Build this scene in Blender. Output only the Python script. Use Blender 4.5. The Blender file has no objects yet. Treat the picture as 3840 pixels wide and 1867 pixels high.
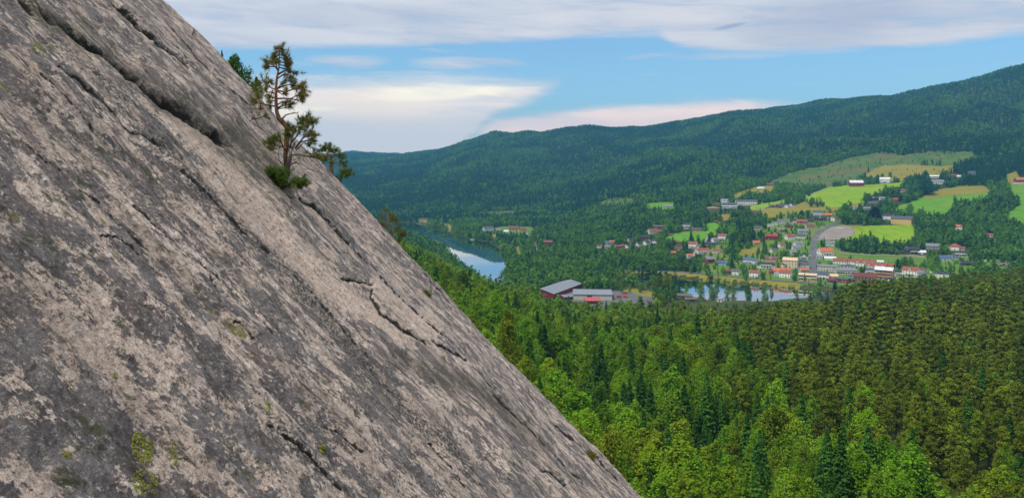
import bpy, math, random
import numpy as np
from mathutils import Vector, Matrix
R = math.radians
random.seed(7); rng = np.random.default_rng(7)
sc = bpy.context.scene
C = sc.collection
# ------------------------------------------------------------------ camera, sky, sun, exposure
F = 2956.0; CX = 1920.0; HY = 640.0; H = 130.0        # focal length in photo pixels, horizon row, eye height
cam_d = bpy.data.cameras.new('camera'); cam = bpy.data.objects.new('camera', cam_d); C.objects.link(cam)
cam.location = (0, 0, H); cam.rotation_euler = (R(90), 0, 0)
cam_d.sensor_width = 36.0; cam_d.lens = 36.0*F/3840; cam_d.shift_y = -(933.5-HY)/3840
cam_d.clip_start = 0.1; cam_d.clip_end = 40000
sc.camera = cam
sc.view_settings.view_transform = 'Standard'; sc.view_settings.look = 'None'
sc.view_settings.exposure = 0.32; sc.view_settings.gamma = 1.0; sc.view_settings.use_curve_mapping = False
SUN_AZ, SUN_EL = R(-122), R(60)
sd = bpy.data.lights.new('sun', 'SUN'); sd.energy = 2.8; sd.angle = R(8); sd.color = (1.0, .93, .82)
sun = bpy.data.objects.new('sun', sd); C.objects.link(sun)
sdir = Vector((math.sin(SUN_AZ)*math.cos(SUN_EL), math.cos(SUN_AZ)*math.cos(SUN_EL), math.sin(SUN_EL)))
sun.rotation_euler = (-sdir).to_track_quat('-Z', 'Y').to_euler(); sun.location = (0, 0, 900)

def pxaz(x, y):           # photo pixel -> azimuth, tangent of elevation
    u = (x-CX)/F; az = math.atan(u); return az, (HY-y)/F*math.cos(az)

class NT:
    def __init__(s, t): s.t = t; s.N = t.nodes; s.L = t.links
    def n(s, ty, **k):
        o = s.N.new(ty)
        for a, b in k.items(): setattr(o, a, b)
        return o
    def lk(s, a, b): s.L.new(a, b)
    def put(s, sock, v):
        if hasattr(v, 'is_output') or hasattr(v, 'links'): s.L.new(v, sock)
        elif isinstance(v, (tuple, list)) and sock.type == 'RGBA' and len(v) == 3: sock.default_value = (*v, 1)
        else: sock.default_value = v
    def m(s, op, a, b=None, c=None, clamp=False):
        o = s.n('ShaderNodeMath', operation=op); o.use_clamp = clamp
        for i, v in enumerate((a, b, c)):
            if v is not None: s.put(o.inputs[i], v)
        return o.outputs[0]
    def ss(s, x, lo, hi, a=0., b=1.):
        o = s.n('ShaderNodeMapRange', interpolation_type='SMOOTHSTEP'); o.clamp = True
        for i, v in enumerate((x, lo, hi, a, b)): s.put(o.inputs[i], v)
        return o.outputs[0]
    def mix(s, f, a, b, bt='MIX'):
        o = s.n('ShaderNodeMix', data_type='RGBA', blend_type=bt); o.clamp_factor = True
        s.put(o.inputs[0], f); s.put(o.inputs[6], a); s.put(o.inputs[7], b); return o.outputs[2]
    def noise(s, vec, scale, det=3, rough=.5, dist=0.):
        o = s.n('ShaderNodeTexNoise')
        if vec is not None: s.lk(vec, o.inputs['Vector'])
        o.inputs['Scale'].default_value = scale; o.inputs['Detail'].default_value = det
        o.inputs['Roughness'].default_value = rough; o.inputs['Distortion'].default_value = dist
        return o.outputs['Fac']
    def vec(s, x, y, z):
        o = s.n('ShaderNodeCombineXYZ')
        for i, v in enumerate((x, y, z)): s.put(o.inputs[i], v)
        return o.outputs[0]
    def mapv(s, v, sc_=(1, 1, 1), loc=(0, 0, 0)):
        o = s.n('ShaderNodeMapping'); s.lk(v, o.inputs[0]); o.inputs['Scale'].default_value = sc_; o.inputs['Location'].default_value = loc
        return o.outputs[0]
    def curve(s, x, pts, lo, hi, vlo, vhi):
        """piecewise linear value of x through pts, x range lo..hi, value range vlo..vhi"""
        xn = s.m('DIVIDE', s.m('SUBTRACT', x, lo), hi-lo, clamp=True)
        o = s.n('ShaderNodeFloatCurve'); cu = o.mapping.curves[0]
        P = sorted(((p-lo)/(hi-lo), (v-vlo)/(vhi-vlo)) for p, v in pts)
        while len(cu.points) < len(P): cu.points.new(.5, .5)
        for i, (a, b) in enumerate(P):
            cu.points[i].location = (min(max(a, 0), 1), min(max(b, 0), 1)); cu.points[i].handle_type = 'AUTO_CLAMPED'
        o.mapping.update(); s.lk(xn, o.inputs[1])
        return s.m('ADD', s.m('MULTIPLY', o.outputs[0], vhi-vlo), vlo)

def build_world():
    w = bpy.data.worlds.new('World'); sc.world = w; w.use_nodes = True
    t = NT(w.node_tree); t.N.clear()
    out = t.n('ShaderNodeOutputWorld')
    sky = t.n('ShaderNodeTexSky', sky_type='NISHITA'); sky.sun_disc = False
    sky.sun_elevation = SUN_EL; sky.sun_rotation = SUN_AZ; sky.altitude = 200; sky.air_density = 1.0; sky.dust_density = .6
    tint = t.mix(.80, sky.outputs[0], t.mix(1.0, sky.outputs[0], (.56, .90, 1.08), 'MULTIPLY'))
    b1 = t.n('ShaderNodeBackground'); t.lk(tint, b1.inputs[0]); b1.inputs[1].default_value = .12
    tc = t.n('ShaderNodeTexCoord'); sep = t.n('ShaderNodeSeparateXYZ'); t.lk(tc.outputs['Generated'], sep.inputs[0])
    X, Y, Z = sep.outputs
    az = t.m('ARCTAN2', X, Y)
    te = t.m('DIVIDE', Z, t.m('MAXIMUM', t.m('SQRT', t.m('ADD', t.m('MULTIPLY', X, X), t.m('MULTIPLY', Y, Y))), .0001))
    v1 = t.vec(t.m('MULTIPLY', az, 2.2), t.m('MULTIPLY', te, 13.), 0.)
    v2 = t.vec(t.m('MULTIPLY', az, 7.), t.m('MULTIPLY', te, 60.), 3.)
    v3 = t.vec(t.m('ADD', t.m('MULTIPLY', az, 5.), t.m('MULTIPLY', te, 14.)), t.m('MULTIPLY', te, 34.), 7.)
    n1 = t.m('SUBTRACT', t.noise(v1, 1.6, 5, .55), .5); n2 = t.m('SUBTRACT', t.noise(v2, 1.0, 4, .6), .5)
    n3 = t.noise(v3, 1.3, 6, .6, .4)
    def cv(pts): return t.curve(az, [pxaz(*p) for p in pts], -.45, .62, -.1, .3)
    jit = t.m('ADD', t.m('MULTIPLY', n1, .024), t.m('MULTIPLY', n2, .008))
    te2 = t.m('ADD', te, jit)
    # upper deck of layered cloud
    ftop = cv([(500, 200), (930, 194), (1300, 184), (1570, 182), (1800, 172), (2000, 158), (2240, 146), (2440, 136), (2540, 182), (2680, 200), (2900, 203), (3300, 185), (3600, 160), (3840, 132), (4300, 100)])
    top = t.ss(t.m('ADD', t.m('SUBTRACT', te2, ftop), t.m('MULTIPLY', t.m('SUBTRACT', n3, .5), .016)), -.004, .012)
    top = t.m('MULTIPLY', top, t.ss(n3, .22, .50, .55, 1.))
    # bright mass low on the left
    u1 = cv([(500, 240), (1050, 262), (1300, 262), (1650, 262), (1900, 268), (2060, 270), (2140, 282), (2200, 330), (2400, 560), (4300, 560)])
    l1 = cv([(500, 900), (1500, 760), (1620, 650), (1750, 540), (1850, 450), (1960, 400), (2080, 340), (2145, 285), (2400, 230), (4300, 230)])
    e1 = t.ss(t.m('ADD', t.m('SUBTRACT', u1, te2), t.m('MULTIPLY', t.m('SUBTRACT', n3, .5), .024)), -.006, .030); e1 = t.m('MULTIPLY', e1, t.ss(t.m('ADD', t.m('SUBTRACT', te2, l1), t.m('MULTIPLY', t.m('SUBTRACT', n3, .5), .022)), -.010, .016))
    # pinkish mass over the ridge
    u2 = cv([(500, 700), (1600, 560), (1780, 455), (1900, 420), (2090, 398), (2350, 388), (2600, 372), (2760, 362), (2900, 384), (3100, 402), (3400, 412), (4300, 430)])
    f2 = t.curve(az, [(pxaz(x, 0)[0], v) for x, v in ((500, 0), (1650, .0), (1850, .9), (2100, 1), (2700, 1), (2850, .8), (3100, .45), (3500, .3), (4300, .4))], -.45, .62, 0., 1.)
    e2 = t.m('MULTIPLY', t.ss(t.m('ADD', t.m('SUBTRACT', u2, te2), t.m('MULTIPLY', t.m('SUBTRACT', n3, .5), .014)), -.005, .016), f2)
    # thin wisps in the blue band
    def blob(x, y, wx, wy, k=1.0, slope=0.):
        a, e = pxaz(x, y); p = t.m('DIVIDE', t.m('SUBTRACT', az, a), wx/F)
        q = t.m('DIVIDE', t.m('SUBTRACT', t.m('SUBTRACT', te2, e), t.m('MULTIPLY', t.m('SUBTRACT', az, a), slope)), wy/F)
        d = t.m('SQRT', t.m('ADD', t.m('MULTIPLY', p, p), t.m('MULTIPLY', q, q)))
        return t.m('MULTIPLY', t.ss(d, 1.0, .25), k)
    wis = None
    for b in ((1300, 230, 200, 30, .85), (1180, 237, 320, 12, .4), (1725, 226, 60, 10, .7), (1760, 240, 300, 30, .95, .02), (2720, 214, 330, 18, .55), (2480, 208, 180, 14, .8, .04), (2440, 282, 70, 9, .35), (1700, 190, 180, 16, .7), (2700, 192, 260, 26, .5),
              (1150, 285, 330, 18, .8), (1500, 268, 330, 10, .5), (3300, 300, 500, 12, .18), (3700, 250, 400, 14, .2)):
        v = blob(*b); wis = v if wis is None else t.m('MAXIMUM', wis, v)
    wis = t.m('MULTIPLY', wis, t.ss(n3, .25, .62))
    veil = t.ss(te, .085, .01, .05, .55)                       # horizon whitening
    # behind the camera: broken cloud
    back = t.m('MULTIPLY', t.ss(Y, .75, .45), t.ss(t.noise(v1, 1.0, 5, .6), .35, .6, .35, 1.))
    high = t.ss(te, .24, .30)
    cov = t.m('MAXIMUM', t.m('MAXIMUM', top, e1), t.m('MAXIMUM', e2, t.m('MAXIMUM', wis, t.m('MAXIMUM', veil, t.m('MAXIMUM', back, high)))))
    # colours
    grey = t.mix(t.ss(n3, .30, .68), (.54, .57, .66), (.72, .71, .75))
    dk = t.m('MAXIMUM', blob(3130, 60, 420, 110, .55, .1), blob(2740, 103, 85, 10, .9, .17)); dk = t.m('MAXIMUM', dk, blob(1350, 60, 500, 60, .30, .05))
    grey = t.mix(dk, grey, (.37, .42, .57))
    grey = t.mix(t.ss(te, .22, .40), grey, (.66, .67, .72))
    low = t.mix(t.ss(n3, .35, .65), (.92, .86, .82), (1.20, 1.02, .88))
    low = t.mix(t.ss(te, .10, .04), low, (.98, .90, .88))
    low = t.mix(blob(1380, 400, 420, 90, .6), low, (1.30, 1.04, .80))
    glow = t.m('MAXIMUM', blob(1650, 350, 420, 46, 1.0, .07), t.m('MAXIMUM', blob(1090, 432, 95, 45, 1.0), blob(1150, 415, 170, 14, .7)))
    glow = t.ss(t.m('ADD', glow, t.m('MULTIPLY', t.m('SUBTRACT', n3, .5), 1.1)), .05, 1.15)
    low = t.mix(glow, low, (1.38, 1.20, .90))
    pink = t.mix(t.ss(n3, .3, .7), (1.15, .92, .84), (1.38, 1.02, .86))
    col = t.mix(e2, grey, pink); col = t.mix(e1, col, low); col = t.mix(top, col, grey)
    b2 = t.n('ShaderNodeBackground'); t.lk(col, b2.inputs[0]); b2.inputs[1].default_value = .93
    ms = t.n('ShaderNodeMixShader'); t.lk(cov, ms.inputs[0]); t.lk(b1.outputs[0], ms.inputs[1]); t.lk(b2.outputs[0], ms.inputs[2])
    bg = t.n('ShaderNodeBackground'); bg.inputs[0].default_value = (.05, .07, .05, 1); bg.inputs[1].default_value = .6
    m2 = t.n('ShaderNodeMixShader'); t.lk(t.ss(Z, -.02, 0.), m2.inputs[0]); t.lk(bg.outputs[0], m2.inputs[1]); t.lk(ms.outputs[0], m2.inputs[2])
    t.lk(m2.outputs[0], out.inputs[0])
build_world()

# ------------------------------------------------------------------ helpers
def tag(o, label=None, cat=None, group=None, kind=None):
    if label: o['label'] = label
    if cat: o['category'] = cat
    if group: o['group'] = group
    if kind: o['kind'] = kind
    return o
def empty(name, loc=(0, 0, 0), rz=0.):
    o = bpy.data.objects.new(name, None); o.location = loc; o.rotation_euler = (0, 0, rz); o.empty_display_size = .1
    C.objects.link(o); return o
def np_mesh(name, V, Fc, smooth=False, mats=None, mi=None):
    V = np.asarray(V, np.float32); me = bpy.data.meshes.new(name)
    if isinstance(Fc, np.ndarray):
        n, k = Fc.shape; me.vertices.add(len(V)); me.vertices.foreach_set('co', V.ravel())
        me.loops.add(n*k); me.loops.foreach_set('vertex_index', Fc.astype(np.int32).ravel())
        me.polygons.add(n); me.polygons.foreach_set('loop_start', np.arange(0, n*k, k, dtype=np.int32))
        me.polygons.foreach_set('loop_total', np.full(n, k, np.int32))
    else:
        me.from_pydata([tuple(v) for v in V.tolist()], [], Fc)
    if smooth: me.polygons.foreach_set('use_smooth', np.ones(len(me.polygons), bool))
    for m in (mats or []): me.materials.append(m)
    if mi is not None: me.polygons.foreach_set('material_index', np.asarray(mi, np.int32))
    me.update(calc_edges=True); return me
def obj(name, me, parent=None, loc=(0, 0, 0), rz=0.):
    o = bpy.data.objects.new(name, me); o.location = loc
    if rz: o.rotation_euler = (0, 0, rz)
    if parent is not None: o.parent = parent
    C.objects.link(o); return o
def fattr(me, name, a, dom='POINT'):
    at = me.attributes.new(name, 'FLOAT', dom); at.data.foreach_set('value', np.asarray(a, np.float32).ravel())
class MB:
    """collects boxes, prisms and tubes into one mesh"""
    def __init__(s): s.v = []; s.f = []; s.mi = []
    def poly(s, vs, fs, mi=0):
        b = len(s.v); s.v += [tuple(p) for p in vs]; s.f += [tuple(i+b for i in q) for q in fs]; s.mi += [mi]*len(fs); return s
    def box(s, x0, x1, y0, y1, z0, z1, mi=0):
        return s.poly([(x0, y0, z0), (x1, y0, z0), (x1, y1, z0), (x0, y1, z0), (x0, y0, z1), (x1, y0, z1), (x1, y1, z1), (x0, y1, z1)],
                      [(0, 3, 2, 1), (4, 5, 6, 7), (0, 1, 5, 4), (1, 2, 6, 5), (2, 3, 7, 6), (3, 0, 4, 7)], mi)
    def tube(s, pts, rad, n=6, mi=0, cap=True):
        pts = [Vector(p) for p in pts]; b = len(s.v); m = len(pts)
        for i, p in enumerate(pts):
            d = (pts[min(i+1, m-1)]-pts[max(i-1, 0)]);
            if d.length < 1e-9: d = Vector((0, 0, 1))
            d.normalize(); a = d.orthogonal().normalized() if abs(d.z) > .95 else d.cross(Vector((0, 0, 1))).normalized(); c = d.cross(a)
            r = rad[i] if hasattr(rad, '__len__') else rad
            for k in range(n):
                t = 2*math.pi*k/n; s.v.append(tuple(p+a*(r*math.cos(t))+c*(r*math.sin(t))))
        for i in range(m-1):
            for k in range(n): s.f.append((b+i*n+k, b+i*n+(k+1) % n, b+(i+1)*n+(k+1) % n, b+(i+1)*n+k)); s.mi.append(mi)
        if cap:
            s.f.append(tuple(b+k for k in range(n))[::-1]); s.f.append(tuple(b+(m-1)*n+k for k in range(n))); s.mi += [mi, mi]
        return s
    def mesh(s, name, mats, smooth=False): return np_mesh(name, np.array(s.v, np.float32), s.f, smooth, mats, s.mi)
    def build(s, name, mats, parent=None, loc=(0, 0, 0), rz=0., smooth=False):
        if not isinstance(mats, (list, tuple)): mats = [mats]
        return obj(name, s.mesh(name, mats, smooth), parent, loc, rz)

# gradient noise in numpy
_perm = rng.permutation(256); _perm = np.concatenate([_perm, _perm, _perm]); _ga = rng.random(256)*2*np.pi; _gx = np.cos(_ga); _gy = np.sin(_ga)
def pn(x, y, seed=0):
    x = np.asarray(x, float)+seed*17.31; y = np.asarray(y, float)+seed*9.77
    xi = np.floor(x).astype(int); yi = np.floor(y).astype(int); fx = x-xi; fy = y-yi
    def g(a, b):
        h = _perm[_perm[a & 255]+(b & 255)]; return _gx[h]*(x-a)+_gy[h]*(y-b)
    u = fx*fx*fx*(fx*(fx*6-15)+10); v = fy*fy*fy*(fy*(fy*6-15)+10)
    a = g(xi, yi); b = g(xi+1, yi); c = g(xi, yi+1); d = g(xi+1, yi+1)
    return (a+u*(b-a)+v*((c+u*(d-c))-(a+u*(b-a))))*1.5
def fbm(x, y, o=4, seed=0, rough=.5):
    s = 0; a = 1.; t = 0.
    for i in range(o): s = s+a*pn(x*2**i, y*2**i, seed+i); t += a; a *= rough
    return s/t
def inpoly(px, py, P):
    px = np.asarray(px, float); py = np.asarray(py, float); r = np.zeros(px.shape, bool); n = len(P)
    for i in range(n):
        x0, y0 = P[i]; x1, y1 = P[(i+1) % n]
        if y0 == y1: continue
        c = ((y0 > py) != (y1 > py)) & (px < (x1-x0)*(py-y0)/(y1-y0)+x0); r ^= c
    return r
def dpolyline(px, py, P, closed=False):
    d = np.full(np.shape(px), 1e9); side = np.zeros(np.shape(px)); tt = np.zeros(np.shape(px)); n = len(P); acc = 0.
    for i in range(n if closed else n-1):
        x0, y0 = P[i]; x1, y1 = P[(i+1) % n]; dx, dy = x1-x0, y1-y0; L2 = dx*dx+dy*dy
        t = np.clip(((px-x0)*dx+(py-y0)*dy)/L2, 0, 1); ex = px-(x0+t*dx); ey = py-(y0+t*dy); e = np.hypot(ex, ey)
        k = e < d; d = np.where(k, e, d); side = np.where(k, dx*(py-y0)-dy*(px-x0), side); tt = np.where(k, acc+t*math.sqrt(L2), tt); acc += math.sqrt(L2)
    return d, side, tt/acc
def sst(x, a, b):
    t = np.clip((x-a)/(b-a), 0, 1); return t*t*(3-2*t)

# ------------------------------------------------------------------ materials
def mat(name, build, disp=None):
    m = bpy.data.materials.new(name); m.use_nodes = True; t = NT(m.node_tree); t.N.clear()
    out = t.n('ShaderNodeOutputMaterial'); s = build(t); t.lk(s, out.inputs[0]); return m
def prin(t, col, rough=.8, spec=.25, normal=None, metal=0.):
    p = t.n('ShaderNodeBsdfPrincipled'); t.put(p.inputs['Base Color'], col); t.put(p.inputs['Roughness'], rough)
    p.inputs['Specular IOR Level'].default_value = spec; t.put(p.inputs['Metallic'], metal)
    if normal is not None: t.lk(normal, p.inputs['Normal'])
    return p.outputs[0]
def bump(t, h, st=.3, dist=.1):
    b = t.n('ShaderNodeBump'); b.inputs['Strength'].default_value = st; b.inputs['Distance'].default_value = dist; t.lk(h, b.inputs['Height']); return b.outputs[0]
_pc = {}
def paint(name, col, rough=.75, var=.14, scale=.8, spec=.25, metal=0.):
    """weathered flat colour: broad and fine noise shift the tone a little"""
    if name in _pc: return _pc[name]
    def b(t):
        tc = t.n('ShaderNodeNewGeometry').outputs['Position']
        n = t.m('ADD', t.m('MULTIPLY', t.noise(tc, scale, 4, .6), .6), t.m('MULTIPLY', t.noise(t.mapv(tc, (1, 1, .15)), scale*6, 3, .6), .4))
        k = t.ss(n, .3, .7, 1-var*1.6, 1+var*.5)
        c = t.n('ShaderNodeVectorMath', operation='SCALE'); c.inputs[0].default_value = col; t.lk(k, c.inputs['Scale'])
        return prin(t, c.outputs[0], rough, spec, None, metal)
    _pc[name] = mat(name, b); return _pc[name]
# ------------------------------------------------------------------ terrain: heights given per bearing, distance from the cliff
COLS = {
 1000: [(20,88),(60,86),(150,80),(350,72),(600,60),(900,48),(1300,40),(2000,45),(2600,75),(3200,120),(4300,170),(5200,190),(7500,120)],
 1300: [(20,86),(60,85),(150,76),(350,70),(600,57),(900,43),(1300,24),(1600,14),(1900,8),(2300,20),(2800,60),(3400,110),(4400,190),(5200,215),(6500,262),(7500,200)],
 1500: [(20,84),(60,80),(150,73),(250,71),(350,69),(450,65),(600,57),(750,48),(850,41),(1000,30),(1250,13),(1450,4),(1600,1),(1950,1),(2150,5),(2400,22),(3000,88),(4300,188),(5200,212),(6500,266),(7500,200)],
 1600: [(20,84),(60,78),(100,72),(150,70),(250,70),(350,68),(450,62),(600,51),(750,37),(850,26),(1000,11),(1200,3),(1400,1),(1950,1),(2150,6),(2400,20),(3000,100),(4200,215),(5200,215),(6500,235),(7500,200)],
 1680: [(20,82),(100,70),(150,68),(250,68),(350,66),(450,56),(600,42),(750,24),(850,12),(1000,2),(1150,1),(1300,1),(1850,1),(2000,4),(2300,15),(2800,95),(3400,185),(3900,247),(4700,230),(7500,120)],
 1760: [(20,82),(100,69),(150,67),(250,66),(350,63),(450,51),(600,34),(750,12),(850,3),(960,1),(1100,1),(1700,1),(1800,3),(2200,13),(2700,90),(3300,190),(3900,283),(4600,250),(7500,120)],
 1850: [(20,80),(100,68),(150,66),(250,64),(350,60),(450,46),(600,26),(750,9),(850,4),(960,2),(1400,2),(1700,4),(2200,16),(2700,88),(3300,200),(3900,312),(4600,260),(7500,120)],
 2100: [(20,78),(100,64),(150,62),(250,58),(350,48),(450,30),(600,10),(750,3),(960,2),(1400,4),(1700,8),(2100,20),(2600,80),(3200,200),(3750,308),(4500,280),(7500,150)],
 2400: [(20,74),(100,61),(150,58),(250,52),(350,44),(450,28),(600,8),(720,3),(960,2),(1100,6),(1280,16),(1450,27),(1750,53),(2150,88),(2800,172),(3300,262),(3700,334),(4400,330),(7500,200)],
 2700: [(20,70),(100,59),(150,56),(250,49),(350,43),(450,33),(600,12),(700,4),(780,2),(960,3),(1040,12),(1150,27),(1270,39),(1420,53),(1600,69),(1850,91),(2200,128),(2600,182),(3100,272),(3600,383),(4300,390),(7500,250)],
 2900: [(20,70),(100,59),(150,56),(250,48),(350,43),(450,35),(600,19),(740,4),(880,2),(930,4),(1000,11),(1100,24),(1230,40),(1400,58),(1600,76),(1850,98),(2200,138),(2600,200),(3100,300),(3550,415),(4300,420),(7500,250)],
 3100: [(20,70),(100,59),(150,55),(250,48),(350,44),(450,38),(600,28),(740,9),(840,2),(890,4),(960,8),(1080,22),(1200,38),(1370,58),(1550,77),(1800,100),(2100,138),(2600,222),(3100,335),(3450,428),(4200,440),(7500,250)],
 3300: [(20,70),(100,59),(150,54),(250,48),(350,44),(450,41),(600,34),(720,16),(820,3),(880,4),(960,9),(1080,22),(1180,33),(1350,57),(1550,83),(1750,106),(2000,142),(2500,235),(3000,354),(3300,444),(4000,450),(7500,250)],
 3600: [(20,70),(100,59),(150,55),(250,49),(350,45),(450,41),(600,36),(720,24),(840,8),(920,12),(1010,20),(1120,33),(1280,57),(1450,82),(1650,110),(1900,158),(2300,238),(2800,365),(3100,468),(3900,472),(7500,250)],
 3840: [(20,70),(100,60),(150,55),(250,50),(350,46),(450,42),(600,38),(720,30),(820,18),(920,19),(1000,26),(1080,35),(1250,59),(1400,84),(1580,113),(1800,160),(2150,240),(2600,355),(3000,498),(3800,505),(7500,250)],
 4400: [(20,72),(100,62),(150,57),(250,52),(350,48),(600,42),(820,30),(1080,40),(1400,90),(1800,170),(2150,260),(2600,400),(3000,560),(3800,560),(7500,250)],
}
_c = sorted(COLS); _uc = np.array([(x-CX)/F for x in _c])
Dn = np.geomspace(20, 7500, 700)
Un = np.concatenate([np.linspace(-1.2, -.245, 40), np.arange(-.24, .72, .0027), np.linspace(.73, 1.5, 40)])
_zc = np.array([np.interp(np.log(Dn), np.log([d for d, z in COLS[x]]), [z for d, z in COLS[x]]) for x in _c])
k = np.exp(-np.linspace(-2, 2, 11)**2); k /= k.sum()
_zs = np.array([np.convolve(np.pad(r, 5, 'edge'), k, 'valid') for r in _zc])
ZG = np.array([np.interp(Un, _uc, _zs[:, j]) for j in range(len(Dn))])        # [D, u]
UU, DD = np.meshgrid(Un, Dn); XX = UU*DD
# relief
far = sst(DD, 1700, 2300)*sst(ZG, 40, 110)
ZG = ZG+far*(fbm(XX/560, DD/560, 3, 3)*58+fbm(XX/240, DD/900, 3, 6)*55+fbm(XX/120, DD/150, 3, 5)*12)*(1-.55*sst(DD, 2900, 3600))
ZG = ZG+fbm(XX/90, DD/90, 3, 8)*8.*sst(DD, 60, 140)*(1-sst(DD, 560, 760))+fbm(XX/60, DD/60, 3, 9)*1.2*sst(DD, 900, 1100)
FP = 2956.
def wd(x, y, z=0.): D = (H-z)*FP/(y-HY); return ((x-CX)/F*D, D)
LAKE = [(1200, 838), (1380, 838), (1490, 835), (1552, 836), (1620, 858), (1697, 875), (1753, 895), (1837, 908), (1882, 936), (1904, 970), (1922, 992), (1908, 1012), (1900, 1040), (1890, 1062), (1840, 1068), (1798, 1056), (1753, 1031), (1714, 1003), (1690, 968), (1660, 944), (1608, 916), (1490, 862), (1380, 858), (1200, 856)]
RIVER = [(1950, 1026), (2080, 1022), (2200, 1024), (2297, 1030), (2500, 1039), (2640, 1048), (2750, 1060), (2850, 1070), (3000, 1081), (3100, 1088), (3250, 1096), (3500, 1105), (4200, 1110), (4200, 1150), (3600, 1142), (3250, 1135), (3050, 1132), (2900, 1138), (2700, 1136), (2610, 1122), (2560, 1095), (2420, 1056), (2297, 1040), (2200, 1034), (2080, 1032), (1950, 1040)]
WL = [wd(*p) for p in LAKE]; WR = [wd(*p) for p in RIVER]
INW = inpoly(XX, DD, WL) | inpoly(XX, DD, WR)
dw = np.minimum(dpolyline(XX, DD, WL, True)[0], dpolyline(XX, DD, WR, True)[0])
ZG = np.where(INW, np.minimum(ZG, -np.minimum(dw*.35, 3)-.15), np.where((DD > 700) & (dw < 400), np.maximum(ZG, np.minimum(.35+dw*.12, 2.2)), ZG))
def zt(x, y):
    """terrain height at world x, y"""
    x = np.asarray(x, float); y = np.maximum(np.asarray(y, float), 20.01); u = np.clip(x/y, Un[0], Un[-1]-1e-6)
    ld = np.log(y/20)/np.log(7500/20)*(len(Dn)-1); j = np.clip(ld.astype(int), 0, len(Dn)-2)
    fj = (np.clip(y, 20, 7499)-Dn[j])/(Dn[j+1]-Dn[j]); i = np.clip(np.searchsorted(Un, u, 'right')-1, 0, len(Un)-2); fi = (u-Un[i])/(Un[i+1]-Un[i])
    return (ZG[j, i]*(1-fi)+ZG[j, i+1]*fi)*(1-fj)+(ZG[j+1, i]*(1-fi)+ZG[j+1, i+1]*fi)*fj
_Ds = np.geomspace(30, 5500, 1500)
def ray(px, py, dmin=820.):
    """first terrain hit of the photo pixel beyond dmin -> world x, y, z"""
    D = _Ds[_Ds > dmin]; u = (px-CX)/F; z = zt(u*D, D); s = z-(H-(py-HY)/FP*D); k = int(np.argmax(s >= 0))
    if s[k] < 0: k = len(D)-1
    if k > 0 and s[k] > 0 and s[k-1] < 0: d = D[k-1]+(D[k]-D[k-1])*(-s[k-1])/(s[k]-s[k-1])
    else: d = D[k]
    return (u*d, d, float(zt(u*d, d)))
def topx(x, y, z): return CX+F*x/y, HY-F*(z-H)/y

# terrain mesh
def m_ground():
    def b(t):
        P = t.n('ShaderNodeNewGeometry').outputs['Position']
        a = t.noise(P, .012, 5, .6); c = t.noise(P, .15, 4, .65)
        col = t.mix(t.ss(a, .35, .65), (.026, .055, .012), (.060, .078, .018)); col = t.mix(t.ss(c, .45, .75), col, (.085, .085, .028))
        return prin(t, col, .95, .1, bump(t, c, .8, 2.))
    return mat('forest_floor', b)
M_ground = m_ground()
nD, nU = ZG.shape
V = np.stack([XX, DD, ZG], -1).reshape(-1, 3)
ii = np.arange(nD-1)[:, None]*nU+np.arange(nU-1)[None, :]
Fq = np.stack([ii, ii+1, ii+1+nU, ii+nU], -1).reshape(-1, 4)
tag(obj('ground', np_mesh('ground', V, Fq, True, [M_ground])), 'valley floor and wooded hillsides running up to the ridge', kind='structure')
# land behind and beside the viewer, out of the picture
g = MB(); g.poly([(-9000, -9000, 60), (11000, -9000, 60), (11000, 19.9, 60), (-9000, 19.9, 60)], [(0, 1, 2, 3)])
tag(g.build('terrain', M_ground), 'rough land behind the viewpoint', kind='structure')
# water
def m_water():
    def b(t):
        P = t.n('ShaderNodeNewGeometry').outputs['Position']
        n = t.noise(t.mapv(P, (1, .5, 1)), .25, 3, .6); patch = t.ss(t.noise(P, .012, 3, .5), .48, .66, .0, .18)
        bm = t.n('ShaderNodeBump'); t.lk(patch, bm.inputs['Strength']); bm.inputs['Distance'].default_value = .10; t.lk(n, bm.inputs['Height'])
        p = t.n('ShaderNodeBsdfPrincipled'); p.inputs['Base Color'].default_value = (.004, .016, .024, 1); p.inputs['Roughness'].default_value = .03
        p.inputs['IOR'].default_value = 1.33; p.inputs['Specular IOR Level'].default_value = .5; t.lk(bm.outputs[0], p.inputs['Normal'])
        gl = t.n('ShaderNodeBsdfGlossy'); gl.inputs['Roughness'].default_value = .012; gl.inputs['Color'].default_value = (.93, .96, 1, 1); t.lk(bm.outputs[0], gl.inputs['Normal'])
        fr = t.n('ShaderNodeFresnel'); fr.inputs[0].default_value = 1.33; t.lk(bm.outputs[0], fr.inputs[1])
        ms = t.n('ShaderNodeMixShader'); t.lk(t.m('POWER', fr.outputs[0], .55), ms.inputs[0]); t.lk(p.outputs[0], ms.inputs[1]); t.lk(gl.outputs[0], ms.inputs[2])
        return ms.outputs[0]
    return mat('water', b)
M_water = m_water()
for nm, P, lb in (('lake', WL, 'long dark lake curving away between wooded shores'), ('river', WR, 'still river along the village road mirroring the sky')):
    Q = np.array(P); c = Q.mean(0); Q = c+(Q-c)*1.0
    # widen slightly so the bank always covers the edge
    n = len(Q); e = np.roll(Q, -1, 0)-np.roll(Q, 1, 0); nn = np.stack([e[:, 1], -e[:, 0]], -1); nn /= np.linalg.norm(nn, axis=1)[:, None]
    ar = 0.5*np.sum(Q[:, 0]*np.roll(Q[:, 1], -1)-np.roll(Q[:, 0], -1)*Q[:, 1]); Q = Q+nn*(4.0 if ar > 0 else -4.0)
    m = MB(); m.poly([(x, y, 0. if nm == 'lake' else -.05) for x, y in Q], [tuple(range(n)) if ar > 0 else tuple(range(n))[::-1]])
    tag(m.build(nm, M_water), lb, kind='structure')
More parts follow.
